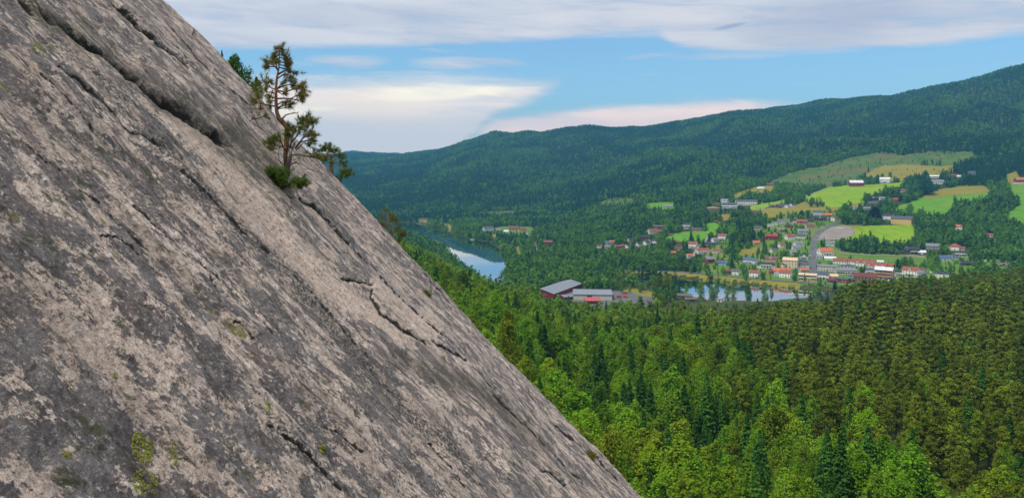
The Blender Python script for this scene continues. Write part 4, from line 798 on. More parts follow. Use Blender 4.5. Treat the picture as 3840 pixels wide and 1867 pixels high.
TOWN = [ # crop, x, y (foot of the front), width in crop px, turn, wall, roof, storeys, depth ratio, label, options
 (6, 1520, 183, 190, 12, 'red', 'white', 2, .55, 'big red barn with white roof standing above the bright meadow', 'barn|barn'),
 (6, 1920, 130, 145, -10, 'white', 'white', 2, .55, 'white farmhouse with white roof right of the big red barn', 'porch|house'),
 (6, 2165, 262, 120, -30, 'white', 'brown', 1, .7, 'white house with brown roof beside a thin dark cypress', '|house'),
 (6, 1770, 375, 110, -20, 'black', 'dark', 1.5, .7, 'dark timber house with white trimmed gable at the right end of the bright meadow', 'dorm1|house'),
 (6, 1870, 368, 110, 38, 'white', 'grey', 1, .8, 'white gabled garage between the dark timber house and the brick red one', 'garage|garage'),
 (6, 2075, 388, 125, 15, 'rust', 'red', 1, .6, 'brick red bungalow behind the purple leaved tree', '|house'),
 (6, 1752, 440, 135, -18, 'maroon', 'slate', 1, .6, 'slate roofed house with a maroon gable half hidden by bushes', 'nochim|house'),
 (6, 1960, 640, 160, -22, 'white', 'dark', 2, .5, 'white farmhouse with dark roof touching the huge dark beech', '|house'),
 (6, 2160, 705, 285, -16, 'yellow', 'slate', 2, .42, 'long ochre barn with dark slate roof and red end wall', 'barn nodoor|barn'),
 (2, 1410, 318, 115, -18, 'white', 'grey', 1, .5, 'white bungalow with grey roof at the top of the long hedge', '|house'),
 (2, 1380, 268, 80, 5, 'white', 'white', 1, .35, 'low flat white shed above the hedge bungalow', 'nodoor|shed'),
 (2, 1540, 258, 80, 3, 'brown', 'brown', .8, .4, 'long low brown roofed house high behind the hedge', 'nochim|house'),
 (2, 1590, 262, 35, -20, 'white', 'white', 1, .7, 'small white house beside the long brown roof', '|house'),
 (2, 1692, 235, 65, 5, 'pale', 'blue', 1, .5, 'pale house with bluish roof highest on the right slope', '|house'),
 (2, 2108, 305, 85, 30, 'red', 'orange', 1.5, .75, 'red cabin with orange roof at the right edge of the picture', 'porch|house'),
 (2, 2096, 322, 72, 0, 'white', 'white', .8, .3, 'white caravan parked under the red cabin', 'nodoor|caravan'),
 (2, 1585, 708, 75, -10, 'white', 'orange', 1.5, .7, 'white house with bright orange roof alone in the gully trees', '|house'),
 (2, 1850, 770, 65, -12, 'white', 'red', 1, .6, 'small white house with red roof deep in the right hand trees', '|house'),
 (2, 1560, 885, 105, -20, 'white', 'red', 1.7, .8, 'white villa with hipped red roof on the right', '|house'),
 (2, 1620, 885, 60, -25, 'white', 'red', 1, .8, 'low red roofed wing beside the hipped villa', 'nochim|annex'),
 (2, 1608, 938, 122, -6, 'white', 'dark', 1.2, .45, 'white bungalow with dark roof below the hipped villa', 'h balc|house'),
 (2, 1470, 975, 110, 6, 'pale', 'blue', 1.2, .5, 'pale bungalow with blue roof and white fence', '|house'),
 (2, 1550, 960, 75, -8, 'pale', 'slate', 1, .6, 'small slate roofed house between the blue and dark bungalows', '|house'),
 (2, 1362, 875, 130, 8, 'grey', 'grey', 1.2, .5, 'low grey house with broad grey roof right of the black one', '|house'),
 (2, 1195, 915, 115, 22, 'black', 'dark', 1.8, .75, 'black timber house with white framed gable window', 'balc|house'),
 (2, 1275, 918, 58, 0, 'black', 'white', 1, .8, 'black garage with flat pale roof next to the black house', 'garage|garage'),
 (2, 1100, 912, 35, 0, 'black', 'dark', .9, .8, 'tiny black shed left of the black house', '|shed'),
 (7, 1868, 560, 140, -16, 'pale', 'grey', 1.5, .6, 'pale blue house with grey roof below the gravel plot', '|house'),
 (7, 1990, 318, 82, -5, 'blue', 'white', .85, .35, 'pale blue container standing on the gravel plot', 'nodoor|container'),
 (7, 1790, 700, 240, 28, 'white', 'orange', 1.6, .75, 'large white house with stepped orange roof beside the steep street', 'balc|house'),
 (7, 1700, 745, 90, -5, 'white', 'grey', 1, .7, 'white flat topped annex at the street side of the orange roofed house', 'nodoor|annex'),
 (7, 1925, 192, 125, 52, 'white', 'brown', 1.6, .85, 'white gabled house at the top bend of the steep street', '|house'),
 (7, 1822, 130, 130, 14, 'rust', 'orange', 1, .6, 'rust red house with terracotta roof at the top of the village', '|house'),
 (7, 1680, 110, 150, -12, 'pale', 'slate', 1.7, .5, 'pale grey blue house with slate roof next to the terracotta roof', '|house'),
 (7, 1705, 188, 200, 6, 'black', 'dark', 1.2, .5, 'long black house with white windows under the pale blue one', 'dorm1|house'),
 (7, 1440, 226, 150, -6, 'red', 'red', 1, .5, 'long low red house with red roof near the dark roofed row', '|house'),
 (7, 1345, 212, 118, -14, 'white', 'dark', 1, .6, 'white bungalow with dark roof left of the long red house', '|house'),
 (7, 1560, 205, 120, -10, 'black', 'dark', 1, .6, 'small dark house between the red and black ones', '|house'),
 (7, 1250, 292, 115, -25, 'red', 'dark', 1.1, .6, 'small red house with dark roof below the terraced row', '|house'),
 (7, 1560, 298, 145, 24, 'cream', 'brown', 1, .65, 'pale cream bungalow with brown roof above the grey roofed pair', '|house'),
 (7, 1125, 355, 115, 40, 'tan', 'grey', 1.5, .85, 'beige gabled house with grey roof among dense bushes', '|house'),
 (7, 1450, 372, 165, 24, 'white', 'grey', 1.1, .6, 'white house with grey roof, upper one of the pair near the street', 'h|house'),
 (7, 1430, 445, 150, -18, 'white', 'slate', 1.1, .6, 'white house with slate roof, lower one of the pair near the street', '|house'),
 (7, 1265, 470, 150, 30, 'white', 'red', 1.9, .75, 'tall white house with reddish brown roof right of the red barn', '|house'),
 (7, 998, 468, 165, 0, 'red', 'crimson', 1.7, .45, 'crimson roofed red barn in the middle of the village', 'barn|barn'),
 (7, 1145, 585, 112, 34, 'white', 'red', 1.8, .8, 'white cube shaped house with small red roof below the red barn', '|house'),
 (7, 1390, 570, 165, 36, 'white', 'grey', 1.5, .7, 'white house with pale grey roof close to the street, upper of two', '|house'),
 (7, 1345, 612, 150, 36, 'white', 'grey', 1.1, .7, 'white house with long pale gable just under its twin', 'nochim|house'),
 (7, 1310, 672, 110, 38, 'pale', 'grey', 1, .8, 'pale grey shed roofed house behind a round green tree', '|house'),
 (7, 1010, 655, 90, 45, 'white', 'dull', 1.3, .9, 'small weathered white house with steep gable among the village bushes', '|house'),
 (7, 1480, 745, 120, -8, 'white', 'dark', 1.3, .7, 'white gabled house with dark roof left of the steep street', 'dorm1 balc|house'),
 (7, 1435, 800, 140, 0, 'grey', 'slate', .9, .6, 'grey low building with slate roof behind the pale blue shop', '|house'),
 (7, 1280, 885, 225, -14, 'cream', 'peach', 3, .5, 'tall cream villa with peach coloured roof', '|house'),
 (7, 1190, 882, 125, 50, 'cream', 'brown', 1.5, .8, 'cream gabled annex at the foot of the tall cream villa', 'nodoor|annex'),
 (7, 1475, 885, 160, -5, 'pale', 'slate', 1.6, .6, 'pale blue grey house with dark roof left of the street end', '|house'),
 (7, 1465, 948, 150, 30, 'blue', 'orange', 1.3, .7, 'light blue house with orange red roof near the street end', '|house'),
 (7, 1160, 1000, 235, -8, 'pale', 'orange', 1.8, .5, 'long pale house with bright orange roof behind the riverside villa', 'nodoor|house'),
 (7, 1205, 1022, 185, -18, 'white', 'red', 2, .6, 'white riverside villa with brownish red roof and many windows', '|house'),
 (8, 578, 425, 250, -6, 'cream', 'peach', 1.8, .5, 'cream shop with low peach coloured roof by the riverside road', 'h low nochim|house'),
 (8, 790, 410, 180, -10, 'white', 'slate', 2, .65, 'white shop house with dark slate roof by the riverside road', 'balc|house'),
 (8, 930, 400, 130, 0, 'cream', 'peach', 1.2, .6, 'small shop with flat peach roof squeezed beside the slate roofed shop', '|shop'),
 (8, 1060, 450, 240, -28, 'red', 'slate', 1.2, .55, 'red wooden house with slate roof by the riverside road', 'low|house'),
 (8, 900, 450, 110, 8, 'maroon', 'maroon', 1, .7, 'dull maroon shed with verandah left of the red wooden house', '|shed'),
 (8, 1190, 440, 110, -30, 'red', 'slate', .9, .8, 'low slate roofed wing behind the red wooden house', 'nodoor|annex'),
 (8, 1395, 465, 290, -8, 'red', 'maroon', 2, .5, 'large dark red house with maroon roof beside the orange block', 'h|house'),
 (8, 1670, 405, 255, -14, 'orange', 'white', 3, .5, 'orange three storey block with white roof panels', 'h|house'),
 (8, 860, 290, 270, -4, 'conc', 'grey', 1.5, .5, 'long beige workshop with grey roof in the village centre', 'low|workshop'),
 (8, 1110, 335, 300, 14, 'conc', 'grey', 1.3, .6, 'broad concrete store with grey roof beside the long workshop', 'low h|workshop'),
 (8, 1150, 255, 190, -14, 'white', 'slate', 1, .6, 'white low building with slate roof behind the concrete store', 'low|workshop'),
 (8, 750, 255, 110, 0, 'grey', 'dark', .9, .6, 'dark roofed low house at the foot of the steep street', '|house'),
 (8, 1035, 188, 190, -6, 'white', 'red', 1.2, .5, 'white terrace with red roof, leftmost of the terrace group', 'nodoor|terrace'),
 (8, 1175, 195, 125, -12, 'white', 'red', 1.6, .65, 'white gabled terrace end with red roof, second from the left', '|terrace'),
 (8, 1390, 222, 285, -4, 'white', 'red', 1.2, .45, 'red roofed terrace with three white dormers, upper row', 'dorm3 nochim|terrace'),
 (8, 1555, 272, 290, -10, 'white', 'red', 1.2, .45, 'red roofed terrace with three white dormers, lower row', 'dorm3 nochim|terrace'),
 (8, 1745, 250, 130, -24, 'brick', 'red', 1.2, .8, 'brick red end house right of the dormered terraces', '|house'),
 (8, 1600, 180, 80, 0, 'white', 'white', .9, .6, 'bright white low roof behind the dormered terraces', 'nodoor|shed'),
 (8, 1470, 330, 150, -2, 'white', 'slate', 1.5, .6, 'small white shop with dark flat roof in front of the terraces', 'balc nodoor|shop'),
 (8, 890, 132, 150, 0, 'white', 'white', .8, .4, 'long flat white garage row above the red roofed terraces', 'garage nowin|garage'),
 (8, 1870, 355, 140, 0, 'white', 'dark', 1.4, .6, 'white flat roofed shop left of the guesthouse', 'balc|shop'),
 (8, 2050, 370, 235, -20, 'white', 'red', 2.3, .6, 'big white guesthouse with red roof and stacked balconies', 'dorm1 balc|house'),
 (8, 2190, 300, 120, -25, 'white', 'brown', 1, .8, 'white annex with brownish roof behind the guesthouse', '|annex'),
 (8, 2480, 385, 170, 0, 'white', 'dark', 1.6, .5, 'white house with dark roof peeping over the forest edge', '|house'),
 (2, 1655, 1015, 95, 8, 'black', 'dark', 1, .6, 'dark roof half sunk in the trees behind the forest edge', '|house'),
 (2, 1925, 1022, 62, 70, 'brown', 'dull', .9, .9, 'steep brown gable at the forest edge, left of two', 'nochim|house'),
 (2, 1988, 1022, 62, 70, 'brown', 'dull', .9, .9, 'steep brown gable with orange trim at the forest edge, right of two', 'nochim|house'),
 (2, 700, 535, 45, 40, 'white', 'grey', 1.2, .8, 'white gable glimpsed between trees left of the dark beech', '|house'),
 (2, 800, 540, 60, 20, 'pale', 'grey', 1, .7, 'pale house hidden in trees above the dark beech', '|house'),
 (2, 675, 625, 32, 30, 'tan', 'brown', 1.2, .8, 'tiny beige house behind the tall trees near the street bend', '|house'),
 # farm cluster and school
 (6, 450, 480, 90, 55, 'red', 'slate', 1.2, .8, 'red gabled shed of the hillside farm', '|shed'),
 (6, 375, 468, 70, 10, 'black', 'slate', .8, .7, 'low slate roofed shed left of the red gabled one', 'nodoor|shed'),
 (6, 520, 470, 110, -15, 'brick', 'slate', 1, .6, 'slate roofed barn behind the white gable of the hillside farm', '|barn'),
 (6, 570, 480, 85, 52, 'white', 'grey', 1.3, .9, 'white gabled house in the middle of the hillside farm', '|house'),
 (6, 650, 460, 100, 30, 'white', 'dark', 1.3, .8, 'white house with dark roof, rightmost of the hillside farm', '|house'),
 (6, 195, 225, 90, 0, 'pale', 'white', .9, .5, 'pale shed with white roof alone on the yellow bank', '|shed'),
 (6, 320, 175, 110, -12, 'rust', 'brown', .9, .6, 'reddish cottage partly behind trees above the yellow bank', '|house'),
 (6, 125, 545, 110, -22, 'tan', 'brown', .8, .6, 'brownish low house beside the farm track', '|house'),
 (1, 1490, 225, 165, 8, 'white', 'slate', 2, .4, 'long white two storey school building, left wing', 'h low nochim|school'),
 (1, 1670, 195, 225, 8, 'white', 'slate', 2, .3, 'long white two storey school building, right wing', 'h low nochim|school'),
 (1, 1445, 165, 88, -25, 'white', 'metal', 1.3, .6, 'white gabled hall behind the school', '|hall'),
 (1, 1362, 190, 52, 5, 'tan', 'brown', .8, .6, 'small brownish shed left of the gabled hall', '|shed'),
 (1, 1320, 245, 130, 4, 'brick', 'peach', 1.0, .4, 'brick sports hall with arched pale roof', 'arch nodoor|hall'),
 (1, 855, 220, 110, -18, 'pale', 'metal', 1.0, .5, 'pale angular building beside the sports pitch', 'low|hall'),
 (1, 765, 440, 135, -12, 'brown', 'dull', 1.2, .5, 'long dark brown hall with flat sloping roof among the trees', 'low|hall'),
 (1, 1045, 415, 100, -15, 'white', 'dark', 1.2, .6, 'dark roofed house with white wall below the road', '|house'),
 (1, 1040, 462, 50, 20, 'rust', 'grey', 1.3, .8, 'small rusty red house with white trim', '|house'),
 (1, 1155, 470, 102, -8, 'orange', 'slate', 1.2, .5, 'orange house with blue grey roof at the top of the vivid field', '|house'),
 (1, 685, 495, 108, 28, 'white', 'red', 1.6, .7, 'white house with red roof and gabled dormer near the forest', 'dorm1|house'),
 (1, 762, 480, 50, -20, 'rust', 'red', .9, .8, 'little red barn touching the red roofed white house', '|shed'),
 (1, 882, 515, 50, -10, 'brown', 'brown', .8, .7, 'small brown cabin in the corner of the spruce field', '|shed'),
 (1, 598, 550, 85, -10, 'maroon', 'dark', 1.4, .7, 'dark red house at the left end of the white modern villas', '|house'),
 (1, 545, 625, 68, 45, 'white', 'dark', 1.6, .9, 'white modern villa with steep dark roof, leftmost of four', '|house'),
 (1, 628, 608, 75, 42, 'white', 'dark', 1.6, .9, 'white modern villa with steep dark roof, second of four', '|house'),
 (1, 672, 592, 66, 42, 'white', 'dark', 1.6, .9, 'white modern villa with steep dark roof, third of four', '|house'),
 (1, 722, 590, 66, -40, 'white', 'dark', 1.6, .9, 'white modern villa with steep dark roof, rightmost of four', '|house'),
 (1, 455, 575, 72, 35, 'white', 'dark', 1.4, .8, 'white house with dark roof under a tall pine', '|house'),
 (1, 212, 598, 55, -25, 'pale', 'blue', 1.3, .8, 'light blue house far left in the village', '|house'),
 (1, 264, 592, 60, 20, 'white', 'orange', 1.2, .7, 'orange roofed house next to the light blue one', '|house'),
 (1, 130, 640, 60, -20, 'white', 'brown', 1.4, .8, 'white house, first at the left end of the village', '|house'),
 (1, 220, 648, 70, 10, 'cream', 'grey', 1.3, .7, 'cream house behind bare bushes below the light blue one', '|house'),
 (1, 325, 642, 66, 22, 'brick', 'brown', 1.2, .8, 'brown roofed cottage in the left cluster', '|house'),
 (1, 382, 636, 60, -18, 'rust', 'brown', 1.2, .8, 'rust coloured cottage beside the white gable', '|house'),
 (1, 428, 640, 48, 48, 'white', 'dark', 1.4, .9, 'narrow white gable in the left cluster', '|house'),
 (1, 945, 600, 62, -25, 'brick', 'brown', 1.2, .8, 'brick house between the two tall spruces', '|house'),
 (1, 1115, 628, 96, -20, 'white', 'red', 1.7, .7, 'white house with red roof directly under the tall lone spruce', '|house'),
 (1, 1345, 578, 88, 35, 'white', 'grey', 1.4, .7, 'white angular house at the lane bend', '|house'),
 (1, 1330, 605, 170, -4, 'black', 'slate', .7, .35, 'low dark carport with flat roof below the angular house', 'flat nodoor|carport'),
 (1, 1422, 545, 102, -22, 'white', 'red', 1.6, .65, 'white house with red roof beside the vivid field', '|house'),
 (1, 1215, 702, 128, 14, 'white', 'red', 1.5, .6, 'white house with red roofs and balcony below the lane', 'balc|house'),
 (1, 1372, 686, 85, 6, 'white', 'red', .9, .6, 'low white garage with red roof at the end of the drive', 'garage|garage'),
 (1, 1070, 745, 72, 35, 'white', 'orange', 1.5, .8, 'white house with orange roof where the lane reaches the slope', '|house'),
 (1, 960, 662, 75, 0, 'brick', 'brown', .8, .5, 'low brown garage on the gravel lane', 'garage|garage'),
 (1, 903, 702, 62, -8, 'rust', 'orange', .8, .7, 'orange roof showing over the river woods', '|house'),
 (1, 1285, 798, 112, 32, 'red', 'grey', 2, .8, 'tall red house with grey roof and red balcony', '|house'),
 (1, 1425, 822, 112, -20, 'blue', 'blue', 1.2, .6, 'light blue house with blue roof beside the dark spruce', '|house'),
 (1, 1710, 808, 140, -24, 'white', 'blue', 1.6, .6, 'white house with dark blue roof and broad terrace', 'balc|house'),
 (1, 1770, 608, 88, 30, 'yellow', 'orange', 1.3, .8, 'yellow house with orange roof under the village wood', '|house'),
 (1, 1782, 450, 86, -8, 'yellow', 'slate', 1.1, .6, 'pale yellow bungalow with slate roof in front of tall trees', '|house'),
 (1, 1348, 380, 26, 0, 'rust', 'brown', 1.3, .9, 'tiny red hut at the top corner of the vivid field', '|shed'),
 (1, 1880, 850, 182, -6, 'white', 'dark', 1.1, .35, 'long white house with dark roof under the beige twin gabled villa', 'balc|house'),
 (1, 1935, 800, 132, -18, 'tan', 'brown', 2, .6, 'beige villa with twin brown gables', 'dorm1|house'),
 (1, 1752, 940, 104, -16, 'white', 'red', 2, .65, 'white riverside house with red brown roof and white gable edges', '|house'),
 (1, 1560, 922, 84, -12, 'white', 'dull', 2, .7, 'white riverside house half covered by trees', '|house'),
 (1, 1486, 915, 76, -8, 'brown', 'maroon', 1.6, .7, 'dark brown riverside house with brick chimney', '|house'),
 (1, 1915, 910, 84, 40, 'orange', 'brown', 1.4, .8, 'orange brick gabled house behind the riverside road', '|house'),
 (1, 1958, 680, 60, 45, 'white', 'dull', 1.2, .8, 'little grey white gable below the white cube house', '|house'),
 # terraced row
 (7, 985, 270, 95, 8, 'white', 'grey', 1.3, .8, 'white terraced unit, leftmost and lowest of the stepped row', 'flat|terrace'),
 (7, 1040, 250, 90, 8, 'white', 'grey', 1.3, .8, 'white terraced unit, second of the stepped row', 'flat|terrace'),
 (7, 1095, 232, 90, 8, 'pale', 'grey', 1.3, .8, 'white terraced unit, third of the stepped row', 'flat|terrace'),
 (7, 1150, 215, 90, 8, 'pale', 'grey', 1.3, .8, 'white terraced unit, fourth of the stepped row', 'flat|terrace'),
 (7, 1215, 200, 90, 8, 'pale', 'grey', 1.2, .8, 'pale terraced unit, rightmost of the stepped row', 'flat|terrace'),
 # hamlet by the lake
 (3, 1037, 745, 75, 20, 'white', 'slate', 1.5, .6, 'white house with dark roof, leftmost of the lakeside hamlet', '|house'),
 (3, 1110, 748, 40, -10, 'rust', 'grey', 1.1, .7, 'small rusty house second from the left in the lakeside hamlet', '|house'),
 (3, 1162, 757, 38, -20, 'white', 'white', 1.2, .7, 'small bright white house in the lakeside hamlet', '|house'),
 (3, 1213, 740, 72, -12, 'brick', 'brown', 1.3, .6, 'long brown roofed house in the lakeside hamlet', '|house'),
 (3, 1268, 750, 55, 10, 'yellow', 'brown', 1.3, .7, 'yellow house at the right of the lakeside hamlet', '|house'),
 (3, 1308, 770, 28, 30, 'white', 'grey', 1.2, .8, 'tiny white house at the right end of the lakeside hamlet', '|house'),
 (3, 602, 676, 56, 0, 'cream', 'brown', .8, .4, 'long pale building at the far head of the lake', 'nodoor|barn'),
 (3, 1442, 836, 66, -10, 'red', 'brown', 1.3, .6, 'red barn beside the lake road', 'barn|barn'),
 (3, 1356, 836, 22, 0, 'white', 'brown', 1.2, .8, 'tiny white house left of the red lakeside barn', '|house'),
 (3, 1300, 868, 22, 0, 'white', 'grey', 1.0, .8, 'small white cabin near the lake road junction', '|house'),
 (3, 932, 809, 26, 0, 'pale', 'grey', .8, .5, 'pale boathouse on the lake shore', 'nodoor|boathouse'),
]
for cr_k, x, y, w, rot, wall, roof, st, ratio, lb, oc in TOWN:
    (px_, py_), = CF[cr_k]((x, y)); op, cat = oc.split('|'); k = SCL[cr_k]
    kd_ = 'flat' if 'flat' in op else 'arch' if 'arch' in op else 'hip' if 'hipped' in lb and cat == 'house' else 'gable'
    hk = .8 if cat in ('caravan', 'container', 'carport') else 1.
    if cat in ('caravan', 'container'): kd_ = 'flat'
    e = house(px_, py_, w/k, rot, wall, roof, st, ratio, lb, kd_, cat, op, rh=2.0 if kd_ == 'arch' else None, hk=hk)
# ---- the mill
def plain(label, cat, world, rz, parts):
    e = empty(cat.replace(' ', '_'), world, rz); tag(e, label, cat); return e
def at(px, py, z=3.): D = (H-z)*F/(py-HY); return Vector(((px-CX)/F*D, D, z))
a0 = at(2072, 1120); a1 = at(2176, 1083); zg = float(zt(a0.x, a0.y))
def hall(p0, p1, width, wh, rh, wall, roof, label, gw=None):
    """long hall along p0->p1 (near eave line), width to the left"""
    d = (p1-p0); L = math.hypot(d.x, d.y); rz = math.atan2(d.y, d.x); n = Vector((-math.sin(rz), math.cos(rz), 0)); c = (p0+p1)/2+n*width/2
    z = float(zt(c.x, c.y)); FOOT.append((c.x, c.y, rz, L/2+4, width/2+4)); e = empty('industrial_hall', (c.x, c.y, z), rz); tag(e, label, 'hall')
    w, r = gable_parts(L, width, wh, rh, .6, .25); w.build('wall', wall, e); r.build('roof', roof, e)
    MB().box(-L/2+.05, L/2-.05, -width/2+.05, width/2-.05, -3, 0).build('foundation', M_found, e); return e, L
# red hall: ridge climbs to upper right
pA = at(2076, 1118); pB = at(2180, 1078); e1, L1 = hall(pA, pB, 26, 4.5, 3.8, WM('red'), RF('metal'), 'long red hall with pale metal roof seen end on at the mill')
for yy in (-4, 3): obj('window', WIN['b'], e1, (-L1/2-.01, yy, 3.2), R(-90))
pC = at(2150, 1124); pD = at(2295, 1126); e2, L2 = hall(pC, pD, 34, 5.6, 1.3, WM('conc'), RF('metal'), 'long white mill hall with flat pale metal roof and a strip of windows')
for i in range(24):
    if i not in (9, 10, 11): obj('window', WIN['t'], e2, (-L2/2+(i+.5)*L2/24, -17.01, 4.3))
for i in range(14): obj('window', WIN['t'], e2, (L2/2+.01, -17+(i+.5)*34/14, 4.4), R(90))
obj('gate', MB().box(-2.6, 2.6, -.08, .02, 1.8, 4.9).mesh('gate', [M_door]), e2, (-3, -17.01, 0))
pE = at(2090, 1126, 3); e3, _ = hall(at(2117, 1126), at(2165, 1122), 14, 3.2, 1.2, WM('maroon'), RF('grey'), 'low grey roofed link between the red and the white mill halls')
e4, _ = hall(at(2195, 1142), at(2252, 1142), 13, 3.6, 2.2, WM('red'), paint('faded_red_sheet', (.42, .10, .10), .6), 'low building with faded red roof in front of the white mill hall')
e5, _ = hall(at(2008, 1119), at(2026, 1118), 8, 3.4, .8, WM('white'), RF('white'), 'small pale shed at the left end of the red hall')
for q, (x, y, w) in enumerate(((2180, 1120, 260), (2090, 1115, 130), (2225, 1142, 70), (2150, 1098, 90))): KEEP.append((x, y+2, w, 45))
for args in ((1018, 1170, 175, -6, 'brown', 'dull', 1, .6, 'brown cottage with broad dark roof by the river, left of two', 'gable', 'house', 'low'), (1095, 1200, 120, 12, 'brown', 'dull', 1, .7, 'brown cottage with broad dark roof nearest the trees, right of two', 'gable', 'house', 'low'),
             (655, 1218, 46, 20, 'black', 'dull', .9, .8, 'little dark shed at the lower edge of the mill yard', 'gable', 'shed', ''), (1395, 1200, 60, -25, 'white', 'metal', 1, .7, 'pale roofed boathouse under the riverside birches', 'gable', 'boathouse', '')):
    (px_, py_), = c1(args[:2]); house(px_, py_, args[2]/2.7825, *args[3:7], args[7], args[8], args[9], args[10], args[11], dmin=600)
# ---- vehicles
def car_mesh(col, L=4.3, W=1.75, van=False):
    m = MB(); h1, h2 = (.95, 1.9) if van else (.85, 1.42); x = L/2; y = W/2
    prof = [(-x, .28), (-x, h1*.92), (-x*.88, h1), (-x*.72 if not van else -x*.97, h2), (x*.28 if not van else x*.55, h2), (x*.62 if not van else x*.8, h1), (x*.96, h1*.82), (x, .28)]
    n = len(prof); vs = []
    for sy in (-1, 1):
        for i, (a, z) in enumerate(prof): vs.append((a, sy*(y if z < h2-.01 else y*.86), z))
    m.poly(vs, [tuple(range(n)), tuple(range(n, 2*n))[::-1]]+[(i, i+n, (i+1) % n+n, (i+1) % n) for i in range(n)])
    b = m.mesh('body', [paint(col[0], col[1], .3, .04, spec=.5)])
    g = MB(); k = x*.72 if not van else x*.95
    for sy in (-1, 1): g.poly([(-k*.98, sy*(y*.985), h1+.03), (x*.50, sy*(y*.985), h1+.03), (x*.25, sy*(y*.90), h2-.08), (-k*.90, sy*(y*.90), h2-.08)], [(0, 1, 2, 3) if sy < 0 else (3, 2, 1, 0)])
    g.poly([(x*.61+.02, -y*.9, h1+.03), (x*.61+.02, y*.9, h1+.03), (x*.30+.02, y*.8, h2-.07), (x*.30+.02, -y*.8, h2-.07)], [(0, 1, 2, 3)])
    return b, g.mesh('glass', [M_glass])
M_tyre = paint('tyre_rubber', (.02, .02, .02), .9); wm = MB(); wm.tube([(0, -.1, 0), (0, .1, 0)], .33, 12); WHEEL = wm.mesh('wheel', [M_tyre])
CARC = {'white': ('white_car_paint', (.75, .75, .75)), 'red': ('red_car_paint', (.50, .03, .03)), 'silver': ('silver_car_paint', (.45, .47, .5)), 'dark': ('dark_car_paint', (.03, .035, .045)), 'blue': ('blue_car_paint', (.05, .12, .3))}
CARM = {}
def car(px, py, col, rz, label, van=False, dmin=820., cat='car', s=1.0):
    key = (col, van)
    if key not in CARM: CARM[key] = car_mesh(CARC[col], 5.2 if van else 4.3, 1.9 if van else 1.75, van)
    X, Y, Z = ray(px, py, dmin); e = empty('parked_car' if not van else 'parked_van', (X, Y, Z+.85), R(rz)); e.scale = (s, s, s); tag(e, label, cat)
    obj('body', CARM[key][0], e); obj('glass', CARM[key][1], e)
    for sx in (-1, 1):
        for sy in (-1, 1): obj('wheel', WHEEL, e, (sx*1.35, sy*.82, .33))
    KEEP.append((px, py, 8, 5))
for (k, x, y, c, rz, lb, van) in [
 (8, 1225, 310, 'white', 15, 'white car in the square, uppermost of three', False), (8, 1210, 328, 'white', 10, 'white car in the square, middle of three', False), (8, 1190, 345, 'silver', 12, 'silver car in the square, lowest of three', False),
 (8, 1240, 290, 'white', 5, 'white van parked above the three cars in the square', True), (8, 2303, 325, 'white', 80, 'white car parked right of the guesthouse', False), (7, 782, 1040, 'dark', 0, 'dark car on the riverside road before the white houses', False),
 (7, 848, 790, 'white', 0, 'white van beside the beige villa', True), (7, 1155, 240, 'white', 10, 'white car below the stepped terraces', False), (6, 815, 330, 'white', 15, 'white bus at the corner of the farm track', True),
 (6, 215, 420, 'white', 5, 'white car right of the school', False), (7, 1765, 745, 'blue', 20, 'blue car in the yard of the orange roofed house', False), (8, 1330, 360, 'dark', 30, 'dark car between the square and the red house', False),
 (8, 1850, 415, 'silver', 10, 'silver car below the white flat roofed shop', False), (8, 1700, 425, 'blue', 0, 'blue van in front of the orange block', True), (8, 1730, 440, 'white', 5, 'white car beside the blue van', False),
 (7, 1555, 715, 'white', -10, 'white car on the slope left of the steep street', False), (2, 1820, 985, 'white', 12, 'white car by the gravel patch near the forest edge', False), (2, 1815, 994, 'silver', 12, 'silver car in front of the white one near the forest edge', False)]:
    (a_, b_), = CF[k]((x, y)); car(a_, b_, c, rz, lb, van, s=1.0 if 'bus' not in lb else 1.7, cat='bus' if 'bus' in lb else 'van' if van else 'car')
car(2345, 1104, 'red', 5, 'red van at the back of the mill yard', True, 650, 'van', 1.0); car(2346, 1119, 'red', -5, 'red van in the middle of the mill yard', True, 650, 'van', 1.0); car(2322, 1119, 'red', 0, 'red truck against the end of the white mill hall', True, 650, 'truck', 1.15)
# ---- boat and jetty
def boat(px, py):
    D = H*F/(py-HY); X = (px-CX)/F*D; e = empty('motor_boat', (X, D, 0), R(-4)); tag(e, 'small white boat with a short mast moored at the village bank', 'boat')
    n = 9; vs = []
    for i in range(n):
        t = i/(n-1); x = -4+8.4*t; w = 1.35*(1-max(0, (t-.55)/.45)**2.2)+.02; hh = .85+.35*t*t
        vs += [(x, -w, hh), (x, -w*.6, -.15), (x, w*.6, -.15), (x, w, hh)]
    f = [(4*i+j, 4*i+j+1, 4*i+j+5, 4*i+j+4) for i in range(n-1) for j in range(3)]+[(0, 3, 2, 1)]
    MB().poly(vs, f).poly([(v[0], v[1]*.93, .7) for k, v in enumerate(vs) if k % 4 in (0, 3)], [(2*i, 2*i+2, 2*i+3, 2*i+1) for i in range(n-1)]).build('hull', M_trim, e)
    MB().box(-1.2, 1.2, -.8, .8, .7, 1.7).build('cabin', M_trim, e); MB().box(-1.0, 1.22, -.82, .82, 1.15, 1.5).build('window', M_glass, e)
    m = MB(); m.tube([(.3, 0, 1.6), (.3, 0, 7.5)], .06, 6); m.build('mast', M_trim, e)
boat(3028, 1082)
